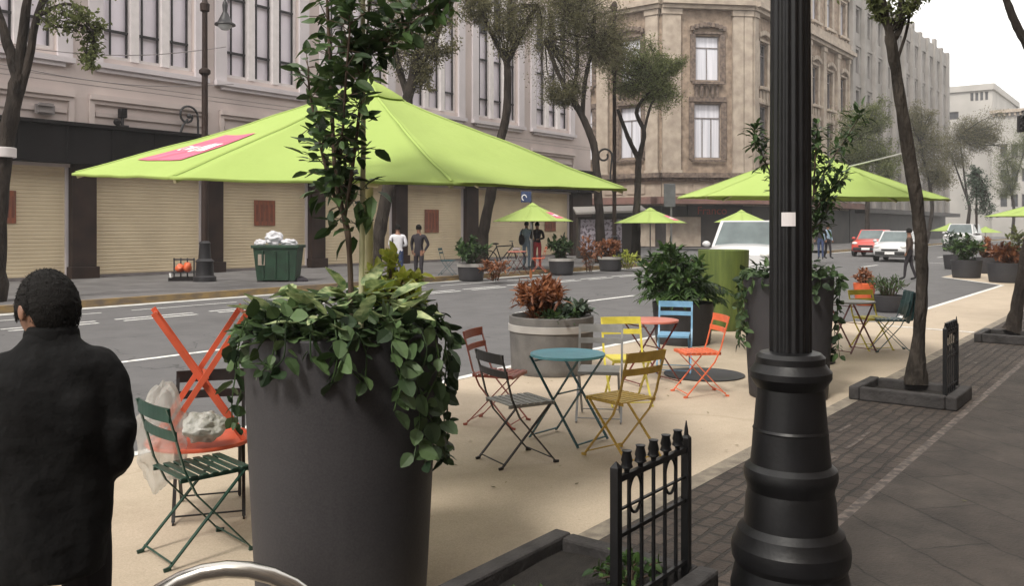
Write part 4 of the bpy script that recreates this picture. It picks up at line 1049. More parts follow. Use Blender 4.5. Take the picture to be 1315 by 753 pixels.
def strand(b, lf, pts, g, step, L, W, heart=True, hang=.42, both=True):
    pp = bez(pts, 5); b.tube(pp, .0035, 5, cap=False)
    acc = 0; sgn = 1
    for i in range(1, len(pp)):
        acc += (pp[i] - pp[i - 1]).length
        while acc > step:
            acc -= step; d = (pp[i] - pp[i - 1]).normalized(); side = d.cross(rvec(g)).normalized()
            dd = (side * .9 + d * .4 + Vector((0, 0, -hang * g.uniform(.4, 1.2)))).normalized(); l = L * g.uniform(.45, 1.25)
            p0 = pp[i] + side * .012; lf.leaf(p0, dd + rvec(g) * .35, rvec(g) * .8 + Vector((0, 0, .8)) if g.random() < .5 else side + rvec(g) * .9, l, W / L * l, g.uniform(.0, .3), heart)
            sgn = -sgn
def trailing(name, label, root_pos, rim_r, h, lens, n, L, W, m, seed, mound=120, moundh=.2, pale=None, yellow=None, group='trailing plants in the tall planters'):
    """lens(phi): hanging length at screen angle phi (degrees, -90 towards the camera)"""
    g = random.Random(seed); root = thing(name, label, 'plant', root_pos, head(1, 0), group)
    b = MB(); lf = MB()
    for i in range(n):
        ph = 360 * i / n + g.uniform(-8, 8)
        if seed == 2 and 150 < ph < 212 and i % 2: continue
        l = lens(((ph + 180) % 360) - 180) * g.uniform(.55, 1.1); a = R(ph); e = Vector((math.cos(a), math.sin(a), 0)); tn = Vector((-e.y, e.x, 0))
        st = e * rim_r * g.uniform(.35, .8) + Vector((0, 0, -.03)); top = e * (rim_r * .97) + Vector((0, 0, .06 + g.uniform(0, .07)))
        over = e * (rim_r + .025 + g.uniform(0, .04)) + Vector((0, 0, -.03)) + tn * g.uniform(-.05, .05)
        pts = [st, top, over]; k = max(1, int(l / .12))
        for j in range(1, k + 1): pts.append(e * (rim_r + .015 + g.uniform(0, .04)) + tn * g.uniform(-.06, .06) * 1.2 + Vector((0, 0, -.03 - l * j / k)))
        strand(b, lf, pts, g, .038, L, W)
    for i in range(mound):
        a = g.uniform(0, 6.283); r = rim_r * math.sqrt(g.random()) * .98
        z = moundh * (1 - (r / rim_r) ** 2) * g.uniform(.3, 1) + .02
        p = Vector((math.cos(a) * r, math.sin(a) * r, z)); d = Vector((math.cos(a + g.uniform(-1, 1)), math.sin(a + g.uniform(-1, 1)), g.uniform(-.15, .8)))
        lf.leaf(p, d, (g.uniform(-.4, .4), g.uniform(-.4, .4), 1), L * g.uniform(.7, 1.4), W * g.uniform(.7, 1.3), g.uniform(.1, .4), True)
    b.build('stem', M['leafdark'], root); lf.build('leaf', m, root)
    return root
def bushy(name, label, pos, rx, h, n, L, W, m, seed, ns=16, cat='plant', group=None, droop=.2, z0=0, stem='stem', flare=1.0, heart=False):
    g = random.Random(seed); root = thing(name, label, cat, (pos[0], pos[1], z0), group=group); b = MB(); lf = MB()
    for i in range(ns):
        a = 6.283 * i / ns + g.uniform(-.3, .3); rr = rx * math.sqrt(g.random()); q = g.uniform(.6, 1.0)
        e = Vector((math.cos(a) * rr * flare, math.sin(a) * rr * flare, h * q * (1 - .45 * (rr / rx) ** 2)))
        pp = bez([Vector((e.x * .25, e.y * .25, -.05)), e * .55 + Vector((0, 0, h * .12)), e], 4)
        b.tube(pp, [.008 * (1 - .6 * j / len(pp)) for j in range(len(pp))], 5, cap=False)
        for k in range(max(3, n // ns)):
            t = g.random() ** .7; idx = min(int(t * (len(pp) - 1)), len(pp) - 2); p = pp[idx].lerp(pp[idx + 1], g.random())
            d = (rvec(g) + Vector((0, 0, .35)) + (pp[idx + 1] - pp[idx]).normalized() * .5).normalized(); l = L * g.uniform(.6, 1.3)
            lf.leaf(p + rvec(g) * rx * .06, d, rvec(g) * .5 + Vector((0, 0, 1)), l, l * W / L, g.uniform(0, droop * 2), heart)
    b.build('stem', M[stem], root); lf.build('leaf', m, root); return root
TALL = 'tall charcoal planters'
# nearest tall planter
PN = cpx(440, 4.05); HN = 1.27
planter('tall_planter', 'tall charcoal round planter in the left foreground with trailing leaves and a sapling', PN, .385, .448, HN, M['planter'], TALL)
def lensN(p):
    for a, b_, l0, l1 in ((-180, -150, .50, .30), (-150, -118, .16, .10), (-118, -95, .10, .04), (-95, -72, .06, .18), (-72, -38, .16, .28), (-38, -8, .42, .62), (-8, 30, .62, .4), (30, 150, .25, .25), (150, 181, .35, .5)):
        if a <= p < b_: return l0 + (l1 - l0) * (p - a) / (b_ - a)
    return .3
trailing('trailing_plant', 'dark green heart-leaved creeper spilling over the rim of the near tall planter', (*PN, HN - .02), .448, HN, lensN, 38, .088, .066, M['leafpoth'], 2, 240, .20)
g = random.Random(77); rt = thing('hosta_plant', 'pale variegated broad leaves among the creeper on top of the near planter', 'plant', (*PN, HN - .02), head(1, 0)); lf = MB()
for i in range(58):
    a = g.uniform(2.7, 6.8); r = g.uniform(.08, .40); p = Vector((math.cos(a) * r, math.sin(a) * r, .17 - .14 * (r / .42) ** 2 + g.uniform(0, .07)))
    d = Vector((math.cos(a) + g.uniform(-.7, .7), math.sin(a) + g.uniform(-.7, .7), g.uniform(.2, 1.0)))
    lf.leaf(p, d, (g.uniform(-.5, .5), g.uniform(-.5, .5), 1), .16 * g.uniform(.6, 1.2), .078 * g.uniform(.8, 1.2), g.uniform(.15, .45), True)
lf.build('leaf', M['leafpale'], rt)
rt = thing('fern_plant', 'feathery grey-green fronds at the left of the near planter', 'plant', (*PN, HN - .02), head(1, 0)); lf = MB()
for i in range(22):
    a = g.uniform(1.9, 4.2); d = Vector((math.cos(a), math.sin(a) * .6, g.uniform(.4, 1.3))).normalized(); p = Vector((-.27, -.05, .05)); x = d.cross(Vector((0, 0, 1))).normalized()
    L_ = g.uniform(.18, .30)
    for k in range(14):
        q = p + d * L_ * (k / 14) - Vector((0, 0, .10 * (k / 14) ** 2)); w = .05 * (1 - k / 14) + .01
        for s in (-1, 1): lf.rhomb(q, (x * s + d * .7).normalized(), d, w, .012)
lf.build('frond', M['leafgrey'], rt)
c = Vector(PN); q = cpx(505, 4.25)
bushy('yellow_shrub', 'bright yellow-green shrub growing at the back of the near planter, right of the stake', q, .17, .42, 330, .07, .036, M['leafyellow'], 9, ns=16, z0=HN - .05)
# sapling with stake
g = random.Random(12); SB = P(452, 395, 4.05); SB.z = HN - .06
rt = thing('sapling', 'tall leafy dark green sapling growing from the near planter in front of the big umbrella', 'sapling', SB)
def px3(x, y, dY=0): return P(x, y, 4.05 + dY) - SB
stems = [[(Vector((0, 0, 0)), .013), (px3(449, 330), .012), (px3(442, 280), .011), (px3(432, 235), .010), (px3(428, 180), .009), (px3(425, 100), .008), (px3(420, 0), .006), (px3(415, -90), .004)],
         [(px3(449, 330), .010), (px3(446, 290), .009), (px3(425, 240, .05), .007), (px3(410, 180, .08), .006), (px3(398, 120, .1), .005), (px3(396, 85, .1), .003)],
         [(px3(442, 285), .008), (px3(452, 220, -.05), .008), (px3(462, 140, -.05), .007), (px3(470, 60, -.03), .006), (px3(478, -40), .004)],
         [(px3(468, 75, -.03), .006), (px3(500, 52, -.06), .006), (px3(525, 32, -.06), .005), (px3(560, 5, -.1), .004), (px3(600, -30, -.1), .003)],
         [(px3(432, 235), .007), (px3(440, 170, -.12), .006), (px3(445, 90, -.16), .005), (px3(452, 10, -.16), .004)]]
b = MB(); lf = MB()
for si, st in enumerate(stems):
    pts = bez([p for p, r in st], 6); n = len(pts)
    b.tube(pts, [st[min(int(i / (n - 1) * (len(st) - 1)), len(st) - 1)][1] for i in range(n)], 8)
    for i in range(n - 1):
        p = pts[i]; y_ = HOR - (p.z + SB.z - EYE) * FPX / 4.05
        dens = 0 if y_ > 300 else (1 if y_ > 245 else (3.2 if y_ > 120 else 4.6))
        if si == 3: dens = 5
        if si == 1: dens = min(dens, 3)
        for _ in range(int(dens * 2) if si in (0, 2, 4) else int(dens * 1.5)):
            t = g.random(); q = p.lerp(pts[i + 1], t); d = rvec(g); d.z = d.z * .6 + .12; tw = d.normalized() * g.uniform(.01, .105)
            e = q + tw
            if tw.length > .06: b.tube([q, e], .0022, 4, cap=False)
            l = .085 * g.uniform(.6, 1.25); lf.leaf(e, (d + Vector((0, 0, -.15)) + rvec(g) * .6), rvec(g) * .8 + Vector((0, 0, 1)), l, l * .52, g.uniform(.0, .25), True)
for (x, y) in ((462, 250), (470, 262), (478, 248), (455, 300), (424, 258), (415, 250)):
    for _ in range(4): d = rvec(g); lf.leaf(px3(x, y) + d * .03, d - Vector((0, 0, .5)), (0, 0, 1), .115 * g.uniform(.7, 1.2), .05, .3)
b.build('trunk', M['stem'], rt); lf.build('crown', M['leafdark'], rt)
b = MB(); a0, a1 = P(463, 395, 4.08), P(466, -60, 4.08); a0.z = HN - .1; b.tube([a0, (a0 + a1) / 2 + Vector((.01, 0, 0)), a1], [.014, .0125, .011], 10)
tag(b.build('plant_stake', M['stake']), 'thin pale wooden stake supporting the tall sapling in the near planter', 'stake')
# low plants in the foreground kerb box
bushy('ground_plant', 'low dark green seedlings in the foreground kerb box behind the iron guard', (3.30, 1.9), .17, .14, 160, .05, .03, M['leafgreen'], 4, ns=18, z0=.19, group=None)
bushy('ground_plant', 'low weeds at the bottom edge in the foreground kerb box, left of the iron guard', (2.75, 2.05), .2, .10, 110, .045, .025, M['leafgreen'], 6, ns=14, z0=.19)

# second tall planter
P2 = cpx(1012, 9.0)
planter('tall_planter', 'tall charcoal round planter standing behind the fluted lamp post', P2, .39, .455, 1.24, M['planter'], TALL)
trailing('trailing_plant', 'green creeper hanging down both sides of the tall planter behind the lamp post', (*P2, 1.22), .455, 1.24, lambda p: .85 if (p > 150 or p < -158) else (.70 if -22 < p < 30 else .12), 22, .085, .062, M['leafpoth'], 8, 130, .24)
g = random.Random(5); rt = thing('sapling', 'young leafy sapling in the tall planter behind the lamp post', 'sapling', (*P2, 1.2)); o0 = Vector((*P2, 1.2)); b = MB(); lf = MB()
for st in ([(1012, 345), (1008, 280), (990, 225), (975, 190), (968, 165)], [(1012, 345), (1030, 290), (1045, 250), (1062, 215), (1085, 180), (1105, 148)], [(1030, 300), (1052, 262), (1070, 240), (1082, 225)], [(1008, 280), (1012, 220), (1010, 150), (1015, 60)], [(1012, 340), (1040, 300), (1058, 280), (1066, 255)], [(1045, 250), (1046, 220), (1048, 185), (1050, 165)]):
    pts = bez([P(x, y, 9.0) - o0 for x, y in st], 5); b.tube(pts, [.012 * (1 - .7 * i / len(pts)) for i in range(len(pts))], 6)
    for i in range(4, len(pts)):
        for _ in range(11):
            d = rvec(g); lf.leaf(pts[i] + d * g.uniform(.0, .10), d + Vector((0, 0, .1)), (0, 0, 1), .095 * g.uniform(.7, 1.3), .046, .2)
b.build('trunk', M['stem'], rt); lf.build('crown', M['leafdark'], rt)
# lime tall planter
p = cpx(929, 14.9); planter('tall_planter', 'tall lime green round planter standing beyond the dark leafy plant', p, .37, .43, 1.36, M['limeplanter'], None)
b = MB(); lf = MB()
# ring planter with rust red plant
PR = cpx(708, 10.55)
planter('round_planter', 'wide round grey planter with a pale rim band and a rust red plant', PR, .485, .515, .68, M['planterlight'], None, rim=(.508, .50, .523, .585))
q = cpx(694, 10.55); bushy('rust_plant', 'spiky rust red and orange plant in the wide round planter', q, .36, .52, 1100, .14, .034, M['leafred'], 21, ns=34, z0=.62, droop=.15, stem='leafred')
q = cpx(735, 10.45); bushy('grey_leaf_plant', 'low pale grey-green plant beside the rust red one in the wide round planter', q, .26, .24, 420, .10, .055, M['leafgrey'], 22, ns=26, z0=.63)
q = cpx(716, 10.25); bushy('dark_leaf_plant', 'low very dark plant along the front rim of the wide round planter', q, .25, .13, 150, .09, .05, M['leafdark'], 23, ns=20, z0=.63)
# big leafy dark plant
PG = cpx(877, 13.1)
planter('round_planter', 'dark round planter under a large leafy green plant behind the sky blue chair', PG, .40, .46, .62, M['planter'], None)
g = random.Random(3); rt = thing('palm_plant', 'large arching dark green leafy plant behind the sky blue chair', 'plant', (*PG, .55)); b = MB(); lf = MB()
for i in range(44):
    a = 6.283 * i / 44 + g.uniform(-.2, .2); l = g.uniform(.6, 1.15); el = g.uniform(.8, 1.5)
    d0 = Vector((math.cos(a) * math.cos(el), math.sin(a) * math.cos(el), math.sin(el))); side = Vector((-math.sin(a), math.cos(a), 0))
    pts = [d0 * l * t + Vector((math.cos(a), math.sin(a), 0)) * .30 * l * t * t - Vector((0, 0, .62 * l * t ** 2.4)) for t in (0, .25, .5, .75, 1)]
    pp = bez(pts, 4); b.tube(pp, .006, 4, cap=False)
    for k in range(3, len(pp)):
        t_ = (pp[k] - pp[k - 1]).normalized()
        for s in (-1, 1): lf.leaf(pp[k], (side * s + t_ * .8 + Vector((0, 0, -.25)) + rvec(g) * .25), (0, 0, 1), .19 * g.uniform(.6, 1.1), .045, .25)
b.build('stem', M['leafdark'], rt); lf.build('leaf', M['leafgreen'], rt)
q = cpx(862, 12.9); bushy('leafy_shrub', 'dense mid green shrub in front of the arching plant in the same dark planter', q, .52, 1.02, 1300, .14, .055, M['leafgreen'], 33, ns=26, z0=.55)
# right planters in the distance
for (px, Y, w, h, lab, plab, lm, rx, ph, n, sd) in (
  (1241, 30.0, .50, .62, 'low grey planter with a bushy green plant, right of the thin tree trunk', 'bushy yellow-green plant in a low grey planter on the right', 'leafgreen', .62, 1.0, 420, 51),
  (1292, 27.6, .56, .62, 'low grey planter with rust red plants near the right edge', 'spreading rust red plant in the low planter near the right edge', 'leafred', .66, .62, 420, 52),
  (1268, 33.0, .50, .6, 'low grey planter half hidden between the two right-hand planters', 'dark red-brown plant between the two right-hand planters', 'leafred', .55, .75, 260, 53),
  (1228, 36.0, .5, .6, 'low grey planter farthest back on the right, under the distant umbrellas', 'dark grey-green plant farthest back on the right, before the white van', 'leafgrey', .7, 1.15, 320, 54),
  (1312, 32, .5, .6, 'low grey planter at the right edge behind the rust red one', 'orange and green plant at the right edge behind the rust red one', 'leafolive', .6, 1.3, 300, 55)):
    p = cpx(px, Y); planter('low_planter', lab, p, w * .86, w, h, M['planter'], 'low planters along the road')
    bushy('planter_plant', plab, p, rx, ph, n, .22, .09, M[lm], sd, ns=18, z0=h - .08, group='plants in the low planters')
for (px, ybot, w, h, lab, plab, lm, rx, ph, n, sd) in (
  (605, 361.5, 18, 22, 'low grey planter on the far kerb right of the man in dark clothes', 'dark bushy plant in the far planter right of the two men', 'leafdark', .62, .85, 420, 61),
  (721, 353.5, 17, 21, 'low grey planter on the far kerb right of the red chairs', 'dark grey-green plant in the far planter right of the red chairs', 'leafdark', .60, .85, 420, 62),
  (784, 348.5, 16, 18, 'low grey planter on the far kerb farthest right, near the dark shop', 'low green and orange plant in the far planter near the dark shop', 'leafred', .55, .8, 320, 63)):
    Y = FPX * (EYE - .13) / (ybot - HOR); k = Y / FPX; p = cpx(px, Y + .3)
    planter('low_planter', lab, p, w * k * .86, w * k, h * k, M['planter'], 'low planters along the road', z0=.14, rim=(w * k - .004, h * k - .10, w * k + .012, h * k + .004))
    bushy('planter_plant', plab, p, rx, ph, n, .20, .085, M[lm], sd, ns=18, z0=h * k + .05, group='plants in the low planters')
# pots beyond the lamp post
p = cpx(1110, 19.5); planter('plant_pot', 'small orange flower pot beyond the yellow chair', p, .18, .24, .50, M['orangepot'], None)
bushy('pot_plant', 'rust red plant in the small orange pot', p, .28, .36, 220, .11, .05, M['leafred'], 71, ns=16, z0=.45)
p = cpx(1141, 18.0); planter('plant_pot', 'dark pot with a feathery plant right of the orange pot', p, .28, .34, .34, M['planter'], None)
bushy('pot_plant', 'dense feathery dark green plant right of the orange pot', p, .42, .50, 700, .09, .02, M['leafgreen'], 72, ns=40, z0=.30)
# greenery at the kerb near the dark shop
for (px, py, c_, lm, sd) in ((756, 346, 'loose red-brown shrub on the far kerb between two low planters', 'leafred', 81), (806, 343, 'yellow-green shrub on the far kerb right of the last low planter', 'leafyellow', 82), (635, 357, 'low orange-brown plants on the far kerb beside the parked bicycle', 'leafred', 83)):
    q = G(px, py, .28); bushy('kerb_shrub', c_, (q.x, q.y), .5, 1.25 if sd == 81 else .7, 300, .16, .06, M[lm], sd, ns=18, z0=.25, group='shrubs on the far kerb')
# ------------------------------------------------------------------ people
def skin_mesh(joints, edges, sub=2):
    """joints: {name: (pos, rx, ry)}; returns evaluated mesh"""
    names = list(joints); me = bpy.data.meshes.new('tmp')
    me.from_pydata([joints[n][0] for n in names], [(names.index(a), names.index(b_)) for a, b_ in edges], [])
    o = bpy.data.objects.new('tmp', me); COL.objects.link(o)
    md = o.modifiers.new('k', 'SKIN'); md.use_smooth_shade = True
    me.attributes.new  # keep
    if not me.skin_vertices: 
        o.modifiers.remove(md); md = o.modifiers.new('k', 'SKIN')
    sv = me.skin_vertices[0].data if me.skin_vertices else None
    if sv is None:
        return None, o
    for i, n in enumerate(names):
        sv[i].radius = (joints[n][1], joints[n][2]); sv[i].use_root = (i == 0)
    sd = o.modifiers.new('s', 'SUBSURF'); sd.levels = sub; sd.render_levels = sub
    bpy.context.view_layer.update()
    dg = bpy.context.evaluated_depsgraph_get()
    m2 = bpy.data.meshes.new_from_object(o.evaluated_get(dg))
    bpy.data.objects.remove(o); return m2, None
def seg_dist(p, a, b):
    d = b - a; t = max(0, min(1, (p - a).dot(d) / max(1e-9, d.length_squared))); return (p - a - d * t).length
def person(label, pos, rz, height, top, legs, lean=0.0, pose='stand', hair='hair', skin='skin', shoes='rubber', z0=0.0, bag=False, arms='down', stride=.0, jacket=False):
    k = height / 1.70; V = lambda x, y, z: Vector((x + lean * max(0, z - .9), y, z)) * k
    J = {'pelvis': (V(0, 0, .94), .135, .105), 'waist': (V(0, 0, 1.08), .125, .095), 'chest': (V(0, 0, 1.28), .155, .11), 'neckb': (V(0, 0, 1.42), .075, .07), 'neck': (V(.01, 0, 1.49), .052, .052), 'head': (V(.025, 0, 1.58), .078, .088), 'crown': (V(.015, 0, 1.655), .062, .070)}
    E = [('pelvis', 'waist'), ('waist', 'chest'), ('chest', 'neckb'), ('neckb', 'neck'), ('neck', 'head'), ('head', 'crown')]; S = {('pelvis', 'waist'): 'top', ('waist', 'chest'): 'top', ('chest', 'neckb'): 'top', ('neckb', 'neck'): 'skin', ('neck', 'head'): 'skin', ('head', 'crown'): 'skin'}
    for s, n in ((1, 'l'), (-1, 'r')):
        st = stride * s
        J['hip' + n] = (V(0, s * .09, .88), .085, .085); J['knee' + n] = (V(.03 + st * .5, s * .095, .49), .058, .058); J['ank' + n] = (V(st - .02, s * .10, .09), .042, .045); J['toe' + n] = (V(st + .15, s * .115, .035), .036, .030)
        if arms == 'down' or (arms == 'mixed' and s < 0): el, wr = (-.03, s * .235, 1.13), (.06, s * .245, .90)
        elif arms == 'front' or arms == 'mixed': el, wr = (-.02, s * .24, 1.12), (.20, s * .10, 1.08)
        elif arms == 'pocket': el, wr = (-.07, s * .265, 1.13), (.03, s * .19, .95)
        J['sh' + n] = (V(0, s * .175, 1.38), .065, .065); J['el' + n] = (V(*el), .046, .046); J['wr' + n] = (V(*wr), .033, .033)
        hd = Vector(wr) + (Vector(wr) - Vector(el)).normalized() * .12; J['ha' + n] = (V(*hd), .032, .020)
        for a, b_, w in (('pelvis', 'hip' + n, 'legs'), ('hip' + n, 'knee' + n, 'legs'), ('knee' + n, 'ank' + n, 'legs'), ('ank' + n, 'toe' + n, 'shoe'), ('chest', 'sh' + n, 'top'), ('sh' + n, 'el' + n, 'top'), ('el' + n, 'wr' + n, 'top'), ('wr' + n, 'ha' + n, 'skin')):
            E.append((a, b_)); S[(a, b_)] = w
    for n in J: J[n] = (J[n][0], J[n][1] * k, J[n][2] * k)
    m, _ = skin_mesh(J, E, 1)
    root = thing('person', label, 'person', (pos[0], pos[1], z0), rz)
    idx = {'top': 0, 'legs': 1, 'skin': 2, 'shoe': 3}
    for mm in (M[top], M[legs], M[skin], M[shoes]): m.materials.append(mm)
    sg = [(J[a][0], J[b_][0], idx[w]) for (a, b_), w in S.items()]
    for pl_ in m.polygons:
        c = pl_.center; best = min(sg, key=lambda q: seg_dist(c, q[0], q[1])); i = best[2]
        if i == 0 and c.z < .93 * k and abs(c.y) < .2 * k: i = 1
        pl_.material_index = i; pl_.use_smooth = True
    m.name = 'body'; o = bpy.data.objects.new('body', m); COL.objects.link(o); o.parent = root
    b = MB(); hc_ = J['head'][0]
    vs = []; n, kk = 16, 9
    for i in range(kk + 1):
        th = math.pi * .62 * i / kk
        for j in range(n):
            a = 6.283 * j / n; d = Vector((math.sin(th) * math.cos(a), math.sin(th) * math.sin(a), math.cos(th)))
            if d.x > .35 and d.z < .45: d = Vector((d.x * .80, d.y * .92, d.z))
            vs.append(hc_ + Vector((-.006, 0, .018)) * k + Vector((d.x * .103, d.y * .086, d.z * .108)) * k * (1 + .04 * noise.noise(d * 6)))
    b.smooth = True; b.add(vs, [(i * n + j, (i + 1) * n + j, (i + 1) * n + (j + 1) % n, i * n + (j + 1) % n) for i in range(kk) for j in range(n)])
    b.build('hair', M[hair], root)
    return root
def gp(px, py, z): q = G(px, py, z); return (q.x, q.y)
person('person in white shirt and blue jeans standing at the far kerb, back to us', gp(511, 366.5, .13), head(-.3, 1), 1.70, 'whitecloth', 'denim', z0=.13, arms='front', lean=.04)
person('person in dark jacket and black trousers standing at the far kerb, facing the road', gp(538, 365.5, .13), head(-.35, -.95), 1.70, 'darkcloth', 'darkcloth', z0=.13, arms='pocket', stride=.05)
person('person in pale blue clothes with a dark bag under the small far umbrella', gp(676, 345, .28), head(.4, 1), 1.68, 'bluecloth', 'bluecloth', z0=.28, arms='mixed')
person('person in a dark top and red trousers under the small far umbrella', gp(690, 346, .28), head(-.3, -1), 1.66, 'darkcloth', 'redcloth', z0=.28, arms='front')
person('person in a brown coat and dark trousers walking behind the thin tree trunk', gp(1168, 361, .0), head(-.8, .5), 1.70, 'browncloth', 'darkcloth', z0=.02, arms='down', stride=.16)
person('person in dark clothes in front of the dark shops, left of the red car', gp(1054, 333, .28), head(-.5, -1), 1.66, 'darkcloth', 'denim', z0=.28, arms='down', stride=.1)
person('person in grey clothes in front of the dark shops, nearer the red car', gp(1063, 332.5, .28), head(.5, -1), 1.62, 'bluecloth', 'darkcloth', z0=.28, arms='down', stride=.1)
b = MB(); q = G(673, 345, .28); b.ball((0, 0, 0), (.13, .10, .2), 12, 8, .2, 3); b.tube([(-.05, 0, .15), (0, 0, .32), (.08, 0, .40)], .015, 6)
tag(b.build('shoulder_bag', M['darkcloth'], loc=(q.x - .25, q.y - .08, .28 + 1.02)), 'dark shoulder bag carried by the person in pale blue clothes', 'bag')

# the man in the left foreground, seen from behind
mx, my = cpx(66, 2.65); MAN = thing('person', 'person in black jacket with short black hair, seen from behind at the left edge', 'person', (mx, my, .006), head(-.42, .91))
def skinned(J, E, name, mats, parent, sub=2, rule=None):
    m, _ = skin_mesh(J, E, sub)
    for mm in mats: m.materials.append(mm)
    for pl_ in m.polygons:
        pl_.use_smooth = True
        if rule: pl_.material_index = rule(pl_.center)
    m.name = name; o = bpy.data.objects.new(name, m); COL.objects.link(o); o.parent = parent; return o
V = Vector
J = {'pelvis': (V((0, 0, .90)), .12, .09), 'chest': (V((0, 0, 1.18)), .12, .075), 'neckb': (V((.01, 0, 1.34)), .065, .06), 'neck': (V((.03, .005, 1.42)), .058, .060)}
E = [('pelvis', 'chest'), ('chest', 'neckb'), ('neckb', 'neck')]
for s, n in ((1, 'l'), (-1, 'r')):
    J.update({'hip' + n: (V((0, s * .095, .84)), .09, .09), 'knee' + n: (V((.03, s * .10, .46)), .066, .066), 'ank' + n: (V((-.02, s * .11, .09)), .05, .055), 'toe' + n: (V((.16, s * .13, .035)), .042, .035),
              'sh' + n: (V((0, s * .13, 1.29)), .045, .045), 'el' + n: (V((-.03, s * .185, 1.05)), .038, .038), 'wr' + n: (V((.19, s * .12, 1.03)), .030, .026), 'pa' + n: (V((.255, s * .11, 1.035)), .040, .020)})
    E += [('pelvis', 'hip' + n), ('hip' + n, 'knee' + n), ('knee' + n, 'ank' + n), ('ank' + n, 'toe' + n), ('chest', 'sh' + n), ('sh' + n, 'el' + n), ('el' + n, 'wr' + n), ('wr' + n, 'pa' + n)]
    base = V((.285, s * .10, 1.035)); 
    for i, (oy, l) in enumerate(((-.030, .070), (-.010, .080), (.010, .076), (.030, .060))):
        f0 = 'f%d%s' % (i, n)
        J[f0 + 'a'] = (base + V((0, oy, 0)), .0095, .0095); J[f0 + 'b'] = (base + V((l * .55, oy * 1.1 - s * .01, -.006)), .0085, .0085); J[f0 + 'c'] = (base + V((l * .85, oy * 1.1 - s * .02, -.03)), .0075, .0075)
        E += [('pa' + n, f0 + 'a'), (f0 + 'a', f0 + 'b'), (f0 + 'b', f0 + 'c')]
    J['t' + n] = (V((.225, s * .075, 1.05)), .012, .012); J['u' + n] = (V((.27, s * .045, 1.055)), .010, .010); E += [('pa' + n, 't' + n), ('t' + n, 'u' + n)]
def rule(c):
    if c.z < .075: return 2
    if c.z < .98 and abs(c.x) < .2: return 1
    return 0
# head as part of the body: dense shaped ball joined in the same mesh
m, _ = skin_mesh(J, E, 2)
for mm in (M['skin'], M['blacktrouser'], M['rubber']): m.materials.append(mm)
bmm = bmesh.new(); bmm.from_mesh(m)
HC = V((.06, .012, 1.487)); turn = Matrix.Rotation(R(30), 3, 'Z') @ Matrix.Rotation(R(16), 3, 'Y')
def head_r(d):
    x, y, z = d
    r = V((.098 * x, .077 * y, .118 * z))
    if x > .0: r.x *= 1 - .10 * max(0, z); 
    if z < -.2: r.y *= 1 - .18 * (-z - .2); r.x *= 1.0
    nose = math.exp(-((y / .16) ** 2) - ((z + .12) / .22) ** 2) * max(0, x) ** 3 * .022
    brow = math.exp(-((z - .12) / .14) ** 2) * max(0, x) ** 2 * .004; eye = math.exp(-(((abs(y) - .36) / .16) ** 2) - ((z) / .10) ** 2) * max(0, x) * -.006
    mouth = math.exp(-((y / .3) ** 2) - ((z + .52) / .10) ** 2) * max(0, x) * .004; chin = math.exp(-((y / .3) ** 2) - ((z + .85) / .2) ** 2) * max(0, x) * .012
    return r + V((nose + brow + eye + mouth + chin, 0, 0))
vsH = []; n, kk = 40, 28
for i in range(kk + 1):
    th = math.pi * i / kk
    for j in range(n):
        a = 6.283185 * j / n; d = V((math.sin(th) * math.cos(a), math.sin(th) * math.sin(a), math.cos(th))); vsH.append(bmm.verts.new(HC + turn @ head_r(d)))
for i in range(kk):
    for j in range(n):
        try: f_ = bmm.faces.new((vsH[i * n + j], vsH[(i + 1) * n + j], vsH[(i + 1) * n + (j + 1) % n], vsH[i * n + (j + 1) % n])); f_.smooth = True
        except ValueError: pass
for s in (1, -1):      # ears
    ev = []; c0 = HC + turn @ V((-.005, s * .076, -.008)); ax = turn @ V((-.25, s * .9, .05)).normalized()
    for i in range(7):
        for j in range(12):
            a = 6.283 * j / 12; rr = math.sin(math.pi * (i + .5) / 7); hh = -math.cos(math.pi * (i + .5) / 7)
            ev.append(bmm.verts.new(c0 + turn @ V((math.cos(a) * .016 * rr + .010 * s * 0 - .012 * hh * 0, s * (.004 + .008 * hh), math.sin(a) * .027 * rr + .004)) + ax * .004))
    for i in range(6):
        for j in range(12):
            f_ = bmm.faces.new((ev[i * 12 + j], ev[(i + 1) * 12 + j], ev[(i + 1) * 12 + (j + 1) % 12], ev[i * 12 + (j + 1) % 12])); f_.smooth = True
bmesh.ops.recalc_face_normals(bmm, faces=bmm.faces[:])
bmm.to_mesh(m); bmm.free()
for pl_ in m.polygons: pl_.use_smooth = True; pl_.material_index = rule(pl_.center)
o = bpy.data.objects.new('tmp', m); COL.objects.link(o)
rm = o.modifiers.new('r', 'REMESH'); rm.mode = 'VOXEL'; rm.voxel_size = .0055; rm.use_smooth_shade = True
bpy.context.view_layer.update()
m = bpy.data.meshes.new_from_object(o.evaluated_get(bpy.context.evaluated_depsgraph_get())); bpy.data.objects.remove(o)
m.materials.clear()
for mm in (M['skin'], M['blacktrouser'], M['rubber']): m.materials.append(mm)
for pl_ in m.polygons: pl_.use_smooth = True; pl_.material_index = rule(pl_.center)
m.name = 'body'; o = bpy.data.objects.new('body', m); COL.objects.link(o); o.parent = MAN
